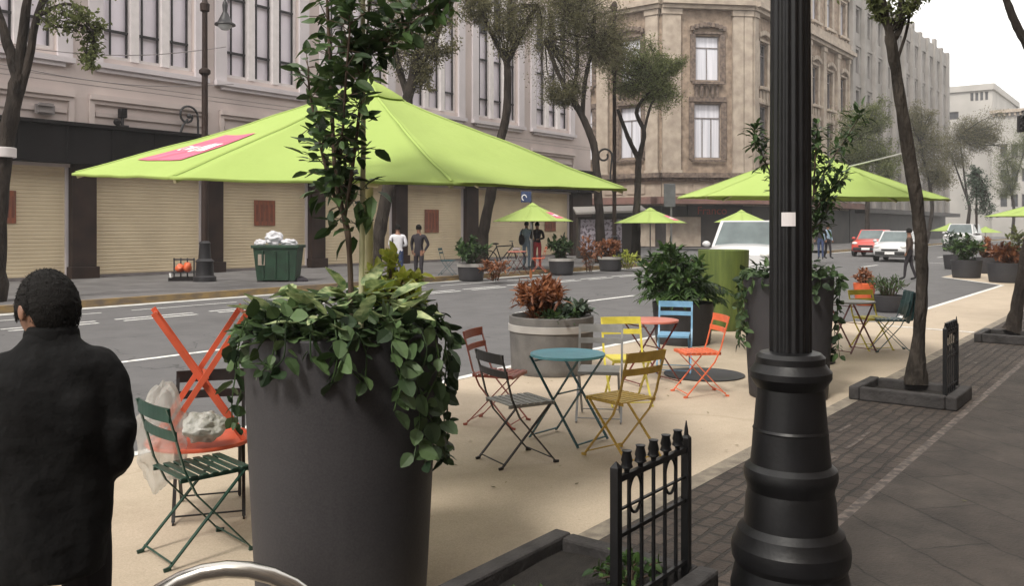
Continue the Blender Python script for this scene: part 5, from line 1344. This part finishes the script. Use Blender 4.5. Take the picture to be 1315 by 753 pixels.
# hair cap
b = MB(); b.smooth = True; vs = []; n, kk = 72, 44
for i in range(kk + 1):
    for j in range(n):
        a = 6.283185 * j / n
        front = math.cos(a)            # 1 = face side
        lim = math.pi * (.70 - .26 * max(0, front) ** .7) if front > 0 else math.pi * (.70 - .02 * front)
        if abs(math.sin(a)) > .72 and front > -.35: lim = min(lim, math.pi * .545)
        th = lim * i / kk; d = V((math.sin(th) * math.cos(a), math.sin(th) * math.sin(a), math.cos(th)))
        edge = min(1, (1 - i / kk) * 6)
        e = (.003 + .008 * edge * (1 if d.z > -.1 else .6)) + edge * (.0042 * noise.noise(d * 16) + .0035 * noise.noise(d * 38))
        vs.append(HC + turn @ (head_r(d) + d * e))
b.add(vs, [(i * n + j, (i + 1) * n + j, (i + 1) * n + (j + 1) % n, i * n + (j + 1) % n) for i in range(kk) for j in range(n)])
for _ in range(5200):      # short strands
    a = rng.uniform(0, 6.283); front = math.cos(a)
    lim = math.pi * (.70 - .26 * max(0, front) ** .7) if front > 0 else math.pi * (.70 - .02 * front)
    if abs(math.sin(a)) > .72 and front > -.35: lim = min(lim, math.pi * .545)
    th = lim * math.sqrt(rng.random()); d = V((math.sin(th) * math.cos(a), math.sin(th) * math.sin(a), math.cos(th)))
    p = HC + turn @ (head_r(d) + d * .007); tn = turn @ (V((0, 0, -1)) - d * (-d.z)); dr = ((turn @ d) * rng.uniform(.15, .45) + tn * .9 + rvec() * .3).normalized()
    b.rhomb(p, dr, dr.cross(rvec()).normalized(), rng.uniform(.007, .014), .0016)
b.build('hair', M['hair'], MAN)
# jacket: torso loft + sleeves, merged by remesh
b = MB(); b.smooth = True; n = 48
rings = [(.70, .160, .135, 0), (.80, .168, .14, 0), (.90, .168, .135, .0), (1.02, .172, .13, -.005), (1.14, .180, .128, -.012), (1.22, .186, .122, -.015), (1.28, .186, .112, -.012), (1.33, .160, .098, -.005), (1.37, .112, .084, .004), (1.40, .080, .073, .014), (1.425, .071, .070, .022), (1.445, .068, .068, .026)]
vs = []
for (z, hw, hd, ox) in rings:
    for j in range(n):
        a = 6.283185 * j / n; ca, sa = math.cos(a), math.sin(a)
        x = ox + hd * math.copysign(abs(ca) ** .85, ca); y = hw * math.copysign(abs(sa) ** .85, sa)
        wr = .010 * noise.noise(V((x * 7, y * 7, z * 13))) + .006 * noise.noise(V((x * 18, y * 18, z * 26)))
        if z < 1.0: wr += .008 * noise.noise(V((x * 9, y * 9, z * 30)))
        vs.append((x * (1 + wr / .12), y * (1 + wr / .2), z + .012 * noise.noise(V((x * 9, y * 9, 3))) * (z < .8)))
b.add(vs, [(i * n + j, (i + 1) * n + j, (i + 1) * n + (j + 1) % n, i * n + (j + 1) % n)[::-1] for i in range(len(rings) - 1) for j in range(n)] + [tuple(range(n)), tuple(range((len(rings) - 1) * n + n - 1, (len(rings) - 1) * n - 1, -1))])
for s in (1, -1):
    pp = bez([(0, s * .07, 1.30), (-.005, s * .135, 1.285), (-.03, s * .165, 1.19), (-.04, s * .175, 1.06), (.03, s * .165, 1.005), (.12, s * .14, 1.01), (.19, s * .122, 1.03)], 7); rr = []
    for i in range(len(pp)):
        t = i / (len(pp) - 1); rr.append((.078 if t < .15 else .074 - .034 * (t - .15) / .85) * (1 + .07 * math.sin(i * 1.15) * (t > .35)))
    b.tube(pp, rr, 24)
jk = b.build('jacket', M['blackcloth'], MAN)
rm = jk.modifiers.new('r', 'REMESH'); rm.mode = 'VOXEL'; rm.voxel_size = .009; rm.use_smooth_shade = True
sm = jk.modifiers.new('s', 'SMOOTH'); sm.factor = .5; sm.iterations = 8
tx = bpy.data.textures.new('wrinkle', 'CLOUDS'); tx.noise_scale = .11; tx.noise_depth = 3
dp = jk.modifiers.new('d', 'DISPLACE'); dp.texture = tx; dp.strength = .018; dp.mid_level = .5; dp.texture_coords = 'LOCAL'
b = MB(); b.smooth = True; cv = []
for (z, r, e) in ((1.385, .080, .0), (1.42, .076, .006), (1.432, .073, .006), (1.425, .066, .004), (1.40, .064, 0)):
    for j in range(n):
        a = 6.283185 * j / n; cv.append((.022 + math.cos(a) * r * .98, math.sin(a) * r * 1.02, z - .022 * (math.cos(a) > 0) * math.cos(a)))
b.add(cv, [(i * n + j, (i + 1) * n + j, (i + 1) * n + (j + 1) % n, i * n + (j + 1) % n) for i in range(4) for j in range(n)])
b.build('collar', M['blackcloth'], MAN)
b = MB(); T = Matrix.Translation(C((-6 - CX) / FPX * 2.58, 2.62, EYE - (640 - HOR) * 2.58 / FPX))
b.box(-.055, .055, -.045, .045, -.07, .06, T @ Matrix.Rotation(R(30), 4, 'Z') @ Matrix.Rotation(R(14), 4, 'Y'))
b.box(-.04, .04, -.03, .03, .063, .10, T @ Matrix.Rotation(R(30), 4, 'Z') @ Matrix.Rotation(R(14), 4, 'Y'))
tag(b.build('paper_bag', M['kraft'], bevel=.01), 'small brown paper packet held by the man in black at the left edge', 'paper bag')

# ------------------------------------------------------------------ vehicles
def car(name, label, pos, rz, paint, kind='hatch', z0=0.0):
    root = thing(name, label, 'van' if kind == 'van' else 'car', (pos[0], pos[1], z0), rz, 'cars on the street')
    if kind == 'hatch': L, W, hood, belt, roof, wb, cab = 3.9, 1.68, .98, .95, 1.50, 2.45, (.62, .05, -1.55, -1.88)
    else: L, W, hood, belt, roof, wb, cab = 4.7, 1.88, 1.28, 1.22, 1.90, 2.9, (1.05, .55, -2.05, -2.25)
    r = .31 if kind == 'hatch' else .37; hw = W / 2
    st = [(L / 2, .38, .62, hw * .78), (L / 2 - .06, .30, hood - .22, hw * .90), (L / 2 - .35, .24, hood - .07, hw * .985), (cab[0] + .1, .20, hood + .0, hw), (0, .20, belt, hw), (cab[3] + .3, .22, belt + .02, hw), (-L / 2 + .08, .28, belt, hw * .95), (-L / 2, .36, belt - .15, hw * .85)]
    b = MB(); b.smooth = True; vs = []; n = 12
    for (x, zb, zt, w) in st:
        h = zt - zb
        for (fy, fz) in ((-.80, 0), (-.97, .10), (-1, .35), (-1, .62), (-.95, .86), (-.78, .985), (-.3, 1.02), (.3, 1.02), (.78, .985), (.95, .86), (1, .62), (1, .35), (.97, .10), (.80, 0)): vs.append((x, fy * w, zb + fz * h))
    n = 14
    fs = [(i * n + j, i * n + (j + 1) % n, (i + 1) * n + (j + 1) % n, (i + 1) * n + j) for i in range(len(st) - 1) for j in range(n)] + [tuple(range(n - 1, -1, -1)), tuple((len(st) - 1) * n + j for j in range(n))]
    b.add(vs, fs)
    z1 = belt - .03; cw0, cw1 = hw * .95, hw * .78
    f0, f1_, r1, r0 = cab
    q = [V((f0, -cw0, z1)), V((f0, cw0, z1)), V((r0, cw0, z1)), V((r0, -cw0, z1)), V((f1_, -cw1, roof)), V((f1_, cw1, roof)), V((r1, cw1, roof)), V((r1, -cw1, roof))]
    b.smooth = False; b.box8(q)
    b.build('body', paint, root, bevel=.05, seg=3)
    def pane(name_, a, b_, c, d, ins=.10, off=.012):
        m_ = MB(); ce = (a + b_ + c + d) / 4; nn = (b_ - a).cross(d - a).normalized()
        if nn.dot(ce - V((-.4, 0, (z1 + roof) / 2))) < 0: nn = -nn
        pts = []
        for p in (a, b_, c, d):
            e = ce - p; pts.append(p + e.normalized() * min(ins, e.length * .3) + nn * off)
        m_.add(pts + [p - nn * .02 for p in pts], [(0, 1, 2, 3), (4, 5, 1, 0), (5, 6, 2, 1), (6, 7, 3, 2), (7, 4, 0, 3)]); return m_.build(name_, M['carglass'], root)
    pane('windshield', q[0], q[1], q[5], q[4], .10); pane('rear_window', q[3], q[2], q[6], q[7])
    for a, c, e, d in ((0, 3, 7, 4), (1, 2, 6, 5)):
        mb_, mt = q[a].lerp(q[c], .5), q[d].lerp(q[e], .46)
        pane('side_window', q[a], mb_, mt, q[d], .12); pane('side_window', mb_, q[c], q[e], mt, .12)
    for x in (wb / 2 + .08, -wb / 2 + .08):
        for s in (-1, 1):
            w = MB(); T = Matrix.Translation((x, s * (hw - .11), r)) @ Matrix.Rotation(R(90), 4, 'X')
            pts = MB(); pts.lathe([(r * .62, -.10), (r * .93, -.10), (r, -.07), (r, .07), (r * .93, .10), (r * .62, .10)], 24); pts.v = [tuple(T @ V(p)) for p in pts.v]; wo = pts.build('wheel', M['rubber'], root)
            pts = MB(); pts.lathe([(.02, -.085), (r * .3, -.092), (r * .63, -.08), (r * .63, .08), (r * .3, .092), (.02, .085)], 20); pts.v = [tuple(T @ V(p)) for p in pts.v]; ro = pts.build('rim', M['chrome'], wo)
    for s in (-1, 1):
        m_ = MB(); m_.ball((L / 2 - .10, s * hw * .70, hood - .24), (.11, .16, .085), 12, 8); m_.build('headlight', M['lamp'], root)
        m_ = MB(); m_.ball((-L / 2 + .05, s * hw * .8, belt - .2), (.06, .1, .16), 10, 8); m_.build('tail_light', M['carred'], root)
        m_ = MB(); m_.ball((f0 - .02, s * (hw + .08), belt + .06), (.07, .11, .08), 10, 8); m_.build('wing_mirror', paint, root)
    m_ = MB(); m_.box(L / 2 - .10, L / 2 + .03, -hw * .80, hw * .80, .34, .52); m_.build('bumper', M['cardark'], root, bevel=.03)
    m_ = MB(); m_.box(L / 2 - .06, L / 2 + .018, -hw * .45, hw * .45, .545, .64); m_.build('grille', M['cardark'], root, bevel=.01)
    m_ = MB(); m_.box(L / 2 + .031, L / 2 + .04, -.22, .22, .38, .50); m_.build('license_plate', M['white'], root)
    return root
q = GR(1141, 336.5); car('parked_car', 'white hatchback facing us on the far side of the road, beside the red car', (q.x + 1.6, q.y), R(180 + 4), M['carwhite'], z0=road_z(q.y))
q = GR(1116, 331.0); car('parked_car', 'red hatchback half hidden behind the white hatchback', (q.x + 2.6, q.y + .5), R(180 + 4), M['carred'], z0=.11)
q = C((938 - CX) / FPX * 22.5, 22.5, 0); car('parked_van', 'white van facing us behind the lime planter, only hood and windshield visible', (q.x + 1.4, q.y), R(180 + 14), M['carwhite'], 'van', z0=.03)
q = C((1236 - CX) / FPX * 62, 62, 0); car('parked_van', 'distant white van beneath the two distant umbrellas on the right', (q.x, q.y), R(180), M['carwhite'], 'van', z0=.08)

# ------------------------------------------------------------------ other street things
# green waste bin
Y = FPX * (EYE - .14) / (369.5 - HOR); k = Y / FPX; c = cpx(358, Y + .45); hw = 29 * k; zt = (369 - 317) * k
root = thing('waste_bin', 'dark green wheeled waste bin heaped with white bags at the far kerb', 'waste bin', (c[0], c[1], .14), head(1, .03))
b = MB(); d0 = .42
z0 = .18
b.box8([V((-hw * .84, -d0 * .8, z0)), V((hw * .84, -d0 * .8, z0)), V((hw * .84, d0 * .8, z0)), V((-hw * .84, d0 * .8, z0)), V((-hw * .98, -d0, zt)), V((hw * .98, -d0, zt)), V((hw * .98, d0, zt)), V((-hw * .98, d0, zt))])
for x in (-.55, 0, .55): b.box8([V((hw * x - .03, -d0 * .8 - .025, z0 + .05)), V((hw * x + .03, -d0 * .8 - .025, z0 + .05)), V((hw * x + .03, -d0 * .8, z0 + .05)), V((hw * x - .03, -d0 * .8, z0 + .05)), V((hw * x - .03, -d0 - .025, zt - .1)), V((hw * x + .03, -d0 - .025, zt - .1)), V((hw * x + .03, -d0, zt - .1)), V((hw * x - .03, -d0, zt - .1))])
b.build('container', M['binGreen'], root, bevel=.02)
b = MB(); e = .04
for (x0, x1, y0, y1) in ((-hw * 1.06, hw * 1.06, -d0 - e, -d0 + .02), (-hw * 1.06, hw * 1.06, d0 - .02, d0 + e), (-hw * 1.06, -hw * .96, -d0 + .021, d0 - .021), (hw * .96, hw * 1.06, -d0 + .021, d0 - .021)): b.box(x0, x1, y0, y1, zt - .03, zt + .05)
b.build('rim', M['binGreen'], root, bevel=.012)
for x in (-hw * .7, hw * .7):
    for y in (-.3, .3):
        b = MB(); T = Matrix.Translation((x, y, .10)) @ Matrix.Rotation(R(90), 4, 'X'); b.lathe([(.02, -.03), (.10, -.03), (.10, .03), (.02, .03)], 18); b.v = [tuple(T @ V(p)) for p in b.v]; b.box(x - .05, x + .05, y - .045, y + .045, .13, .19); b.build('castor', M['rubber'], root)
b = MB(); b.box(-hw * .76, -hw * .46, -d0 * .93 - .012, -d0 * .93 - .004, zt * .55, zt * .82, Matrix.Rotation(R(0), 4, 'X')); b.build('notice', M['palestone'], root)
b = MB(); b.ball((hw * 1.05, -.1, .14), (.17, .2, .13), 14, 8, .25, 5); tag(b.build('rubbish_sack', M['darkcloth'], loc=(c[0], c[1], .14), rz=head(1, .03)), 'dark sack lying at the right foot of the green waste bin', 'sack')
zz = .14 + zt
for (px, py, rr, lab, sd) in ((352, 306, (.24, .26, .19), 'tall white bag heaped on the middle of the green waste bin', 15), (371, 312, (.24, .22, .11), 'low white bag at the right of the heap on the green waste bin', 17), (334, 312, (.13, .2, .10), 'small white bag at the left of the heap on the green waste bin', 19)):
    q = P(px, py, Y + .35); bag(lab, q, rr, M['bagwhite'], sd)
# rack with orange bundle by the lamp
Y = FPX * (EYE - .28) / (361 - HOR); k = Y / FPX; q = cpx(236, Y + .2)
root = thing('display_rack', 'small dark rack holding orange wares on the far pavement beside the street lamp', 'rack', (q[0], q[1], .28), head(1, .05))
b = MB(); b.box(-.32, .38, -.3, .3, 0, .09); b.build('base', M['darkcanopy'], root)
b = MB()
for x in (-.26, -.08, .1, .28): b.box(x - .014, x + .014, -.02, .02, .092, .62)
b.box(-.28, .3, -.016, .016, .56, .60); b.box(-.28, .3, -.25, .25, .22, .24); b.build('frame', M['grille'], root)
b = MB(); b.ball((-.08, -.06, .34), (.13, .15, .12), 12, 8, .3, 2); b.ball((.12, -.05, .36), (.11, .13, .15), 12, 8, .3, 6); b.build('wares', M['orangepot'], root)
b = MB(); b.lathe([(.03, 0), (.045, .10), (.05, .12), (.02, .12)], 12); tag(b.build('paper_cup', M['white'], loc=(q[0] + C(-.27, -.22, 0).x, q[1] + C(-.27, -.22, 0).y, .372)), 'tiny white cup on the base of the dark display rack', 'cup')
# street lamps on the far pavement
def street_lamp(label, px, t, armpx, lamp_y, group='street lamps'):
    Y = depth_t(px, t); c = at_t(px, t, .28); k = Y / FPX
    root = thing('street_lamp', label, 'street lamp', c, head(1, 0), group)
    b = MB(); b.lathe([(.30, 0), (.30, .12), (.24, .16), (.22, .5), (.25, .55), (.17, .62), (.14, 1.0), (.16, 1.04), (.10, 1.1)], 20); b.build('base', M['grille'], root)
    b = MB(); b.lathe([(.095, 1.1), (.088, 3), (.12, 3.02), (.12, 3.12), (.085, 3.15), (.08, zpx(97, Y) - .28), (.15, zpx(95, Y) - .26), (.15, zpx(91, Y) - .26), (.075, zpx(88, Y) - .26), (.07, zpx(15, Y) - .28), (.12, zpx(14, Y) - .28), (.13, zpx(5, Y) - .28), (.07, zpx(2, Y) - .28), (.05, 8.9), (.02, 9.4)], 16, capb=False); b.build('shaft', M['brownstone'], root)
    for s in ((1, -1) if armpx is None else (1,)):
        dx = (armpx - px) * k if armpx else .6
        zt = zpx(lamp_y, Y) - .28
        b = MB(); b.tube(bez([(0, 0, zt + .5), (dx * .3 * s, 0, zt + 1.3), (dx * .8 * s, 0, zt + 1.5), (dx * s, 0, zt + 1.15), (dx * s, 0, zt + .7)], 5), .028, 8); a_ = b.build('arm', M['grille'], root)
        b = MB(); b.lathe([(.03, .75), (.06, .70), (.075, .62), (.06, .45), (.10, .36), (.16, .24), (.20, .16), (.27, .12), (.28, .08), (.20, .08)], 20, c=(dx * s, 0, zt)); b.build('lamp_shade', M['grille'], root)
        b = MB(); b.lathe([(.19, .09), (.17, .02), (.10, -.04), (.02, -.06)], 16, c=(dx * s, 0, zt), capb=False); b.build('glass', M['bluelamp'], root)
street_lamp('tall dark street lamp with a hanging bell-shaped lamp in front of the plaster building', 263, 21.0, 289, 36)
street_lamp('slim reddish street lamp post among the trees at the end of the plaster building', 789, 19.6, None, -60)
# iron scroll bracket near that second lamp
Y = depth_t(775, 19.8); b = MB(); b.tube([(math.cos(i * .3) * (.34 - .009 * i), 0, .4 + math.sin(i * .3) * (.34 - .009 * i)) for i in range(24)], .045, 8); b.tube([(.34, 0, .4), (.3, 0, 0), (.25, 0, -.6)], .04, 6)
# keep it as part of the lamp it belongs to
lampo = [o for o in bpy.data.objects if o.name.startswith('street_lamp') and 'reddish' in o.get('label', '')][0]
q = P(776, 212, Y); loc_ = Matrix.Rotation(-head(1, 0), 3, 'Z') @ (q - lampo.location); o = b.build('scroll_bracket', M['grille'], lampo); o.location = loc_
# news kiosk at the corner of the side street
Yk = 41.5; c = cpx(779, Yk); root = thing('news_kiosk', 'dark street kiosk covered with pale flyers at the corner of the side street', 'kiosk', (c[0], c[1], .14), head(1, .0))
k = Yk / FPX; hw = 38 * k
b = MB(); b.box(-hw, hw, -.7, .7, 0, zpx(279, Yk) - .14); b.build('body', M['shopdark'], root, bevel=.03)
b = MB(); b.box(-hw * .92, hw * .45, -.72, -.705, .45, zpx(282, Yk) - .14); b.build('flyer_panel', M['flyers'], root)
b = MB(); b.box8([V((-hw * 1.1, -1.2, zpx(276, Yk) - .14)), V((hw * 1.25, -1.2, zpx(273, Yk) - .14)), V((hw * 1.25, .8, zpx(270, Yk))), V((-hw * 1.1, .8, zpx(272, Yk))), V((-hw * 1.1, -1.2, zpx(273.5, Yk) - .14)), V((hw * 1.25, -1.2, zpx(270.5, Yk) - .14)), V((hw * 1.25, .8, zpx(267, Yk))), V((-hw * 1.1, .8, zpx(269, Yk)))]); b.build('roof', M['greystone'], root)
# signs and signals
def sign(name, label, cat, px, t, y0, y1, x0, x1, m, pole=True, z0=.28):
    Y = depth_t(px, t); k = Y / FPX; c = at_t(px, t, z0); root = thing(name, label, cat, c, head(1, 0))
    if pole: b = MB(); b.tube([(0, 0, 0), (0, 0, zpx(y0, Y) - z0)], .05, 10); b.build('pole', M['polegrey'], root)
    b = MB(); b.box((x0 - px) * k, (x1 - px) * k, -.12, -.055, zpx(y1, Y) - z0, zpx(y0, Y) - z0); b.build('panel', m, root, bevel=.02)
    return root, k, Y
sign('sign_panel', 'grey rectangular sign panel on a thin post, right of the forked tree', 'sign', 862, 18.2, 236, 266, 852, 867, M['concrete'])
r_, k, Y = sign('shop_sign', 'small dark hanging sign with a white mark above the small far umbrella', 'sign', 682, 22.5, 246, 260, 669, 682, M['denim'])
b = MB(); b.tube([V((-.30, -.125, zpx(254, Y) - .28)) + V((math.cos(a * .5) * .10, 0, math.sin(a * .5) * .12)) for a in range(0, 10)], .022, 6); b.build('mark', M['white'], r_)
# traffic signal at the right
Yt = 38; c = P(1326, 300, Yt); c.z = .0; root = thing('traffic_signal', 'black traffic signal hanging near the right edge in front of the far corner house', 'traffic light', c, head(1, 0)); k = Yt / FPX
b = MB(); b.tube([(0, 0, 0), (0, 0, zpx(130, Yt))], .07, 10); b.tube([(0, 0, zpx(140, Yt)), (-14 * k, 0, zpx(143, Yt))], .04, 8); b.build('pole', M['grille'], root)
b = MB(); b.box(-19 * k, -12.5 * k, -.15, .1, zpx(170, Yt), zpx(148, Yt)); b.build('housing', M['blackiron'], root, bevel=.04)
for i, y in enumerate((152, 159, 166)):
    b = MB(); b.lathe([(.09, -.0), (.10, .14), (.085, .14), (.08, .01), (.01, .01)], 14, capb=False); T = Matrix.Translation((-15.8 * k, -.15, zpx(y, Yt))) @ Matrix.Rotation(R(90), 4, 'X'); b.v = [tuple(T @ V(p)) for p in b.v]; b.build('lens', M['cardark'], root)
# far bike rack hoop, red and pale chairs across the road
q = G(645, 346.5, .28); BK = thing('bicycle', 'dark bicycle parked on the far pavement right of the slender bent tree', 'bicycle', (q.x, q.y, .28), head(1, .15))
for x in (-.5, .5):
    b = MB(); b.tube([(x + math.cos(i * math.pi / 14) * .325, 0, .34 + math.sin(i * math.pi / 14) * .325) for i in range(29)], .018, 6); w_ = b.build('wheel', M['rubber'], BK)
    b = MB()
    for i in range(10): b.tube([(x, 0, .34), (x + math.cos(i * .628) * .315, 0, .34 + math.sin(i * .628) * .315)], .003, 4)
    b.build('spoke', M['polegrey'], w_)
b = MB()
for a_, c_ in (((-.5, .34), (-.05, .32)), ((-.05, .32), (.36, .82)), ((-.05, .32), (-.22, .86)), ((-.22, .80), (.34, .84)), ((-.5, .34), (-.20, .78)), ((.5, .34), (.34, .95))): b.tube([(a_[0], 0, a_[1]), (c_[0], 0, c_[1])], .02, 8)
b.build('frame', M['grille'], BK)
b = MB(); b.tube([(.30, -.28, .98), (.36, -.1, .99), (.36, .1, .99), (.30, .28, .98)], .014, 6); b.build('handlebar', M['polegrey'], BK)
b = MB(); b.ball((-.24, 0, .90), (.13, .07, .035), 10, 6); b.build('saddle', M['rubber'], BK)
for (px, py, col, d, lab) in ((692, 349, 'orange', (-1, .2), 'orange-red chair on the far kerb under the small umbrella'), (575, 353, 'teal', (1, -.2), 'teal chair on the far pavement left of the low planter'), (655, 352, 'grey', (-.8, -.5), 'pale chair on the far pavement right of the parked bicycle')):
    q = G(px, py, .28); o = chair(lab, col, (q.x, q.y), head(*d), group='bistro chairs across the road'); o.location.z = .28
q = G(664, 351.5, .28); o = table('small dark bistro table across the road beside the pale chair', 'pink', 'darkred', (q.x, q.y), head(.6, .4), group='bistro tables across the road'); o.location.z = .28
# overhead cables along the plaster building
for i, (y0, y1, x0, x1) in enumerate(((57, 60, 0, 290), (82, 108, 0, 300))):
    a, c = at_t(x0, 22, zpx(y0, depth_t(x0, 22))), at_t(x1, 22, zpx(y1, depth_t(x1, 22)))
    b = MB(); b.tube([a.lerp(c, t / 12) - V((0, 0, .25 * math.sin(math.pi * t / 12))) for t in range(13)], .012, 5)
    tag(b.build('overhead_cable', M['frame']), ('upper' if i == 0 else 'lower') + ' thin dark cable strung in front of the plaster building at the left', 'cable')

# fallen leaves and litter specks on plaza, road edge and pavement
g = random.Random(99); lf = MB()
for i in range(240):
    x = g.uniform(1.5, 26); y = g.uniform(-1.5, 6.2); z = .126 if y < 2.53 else .012
    if y < 2.4 and g.random() < .4: continue
    a = g.uniform(0, 6.28); l = g.uniform(.018, .05)
    d = Vector((math.cos(a), math.sin(a), g.uniform(0, .25))).normalized(); lf.rhomb(Vector((x, y, z)), d, d.cross(Vector((0, 0, 1))).normalized(), l, l * .5)
lt_ = lf.build('fallen_leaves', M['leafbrown']); tag(lt_, 'small dry fallen leaves scattered over the plaza and pavement', 'leaf litter', kind='stuff')

# thin street haze between the camera and the far end of the street
b = MB(); b.box(-70, 330, -90, 125, -1.2, 34)
hz = bpy.data.materials.new('haze'); hz.use_nodes = True; hn_ = hz.node_tree; hn_.nodes.remove(hn_.nodes['Principled BSDF'])
pv = hn_.nodes.new('ShaderNodeVolumePrincipled'); pv.inputs['Density'].default_value = .0009; pv.inputs['Color'].default_value = (.93, .94, .96, 1); hn_.links.new(pv.outputs[0], hn_.nodes['Material Output'].inputs['Volume'])
ho = b.build('haze', hz); ho['kind'] = 'stuff'; ho['label'] = 'thin pale haze filling the air along the street'; ho['category'] = 'haze'

# ------------------------------------------------------------------ camera, light
cam = bpy.data.cameras.new('camera'); co = bpy.data.objects.new('camera', cam); COL.objects.link(co); sc.camera = co
cam.sensor_width = 36; cam.lens = 36 * FPX / 1315; cam.shift_y = -(376.5 - HOR) / 1315; cam.clip_end = 3000; cam.clip_start = .05
co.location = (0, 0, EYE); co.rotation_euler = (R(90), 0, ANG - R(90))
W = bpy.data.worlds.new('World'); sc.world = W; W.use_nodes = True; nt = W.node_tree; N = nt.nodes; L = nt.links
bg = N['Background']; sky = N.new('ShaderNodeTexSky'); sky.sky_type = 'NISHITA'; sky.sun_disc = False
SUN_EL, SUN_AZ = R(50), R(188)      # azimuth measured in world xy from +x
sky.sun_elevation = SUN_EL; sky.sun_rotation = R(90) - SUN_AZ; sky.air_density = 1.0; sky.dust_density = 3.0; sky.ozone_density = 1.0
tc = N.new('ShaderNodeTexCoord'); nz = N.new('ShaderNodeTexNoise'); nz.inputs['Scale'].default_value = 2.2; nz.inputs['Detail'].default_value = 6; L.new(tc.outputs['Generated'], nz.inputs['Vector'])
mr = N.new('ShaderNodeMapRange'); mr.inputs[1].default_value = .3; mr.inputs[2].default_value = .7; mr.inputs[3].default_value = .80; mr.inputs[4].default_value = .94; L.new(nz.outputs['Fac'], mr.inputs[0])
mx = N.new('ShaderNodeMix'); mx.data_type = 'RGBA'; L.new(mr.outputs[0], mx.inputs[0]); L.new(sky.outputs[0], mx.inputs[6]); mx.inputs[7].default_value = (10.2, 9.8, 9.25, 1)
L.new(mx.outputs[2], bg.inputs['Color']); bg.inputs['Strength'].default_value = .095
sl = bpy.data.lights.new('sun', 'SUN'); so_ = bpy.data.objects.new('sun', sl); COL.objects.link(so_); sl.energy = 1.5; sl.angle = R(12); sl.color = (1, .95, .86)
dirv = Vector((math.cos(SUN_EL) * math.cos(SUN_AZ), math.cos(SUN_EL) * math.sin(SUN_AZ), math.sin(SUN_EL))); so_.rotation_euler = dirv.to_track_quat('Z', 'Y').to_euler(); so_.location = (0, 0, 30)
sc.view_settings.view_transform = 'Standard'; sc.view_settings.look = 'None'; sc.view_settings.gamma = 1; sc.view_settings.use_curve_mapping = False; sc.view_settings.exposure = 1.0
sc.render.engine = 'CYCLES'; sc.cycles.use_denoising = True; sc.cycles.max_bounces = 6; sc.cycles.transparent_max_bounces = 6
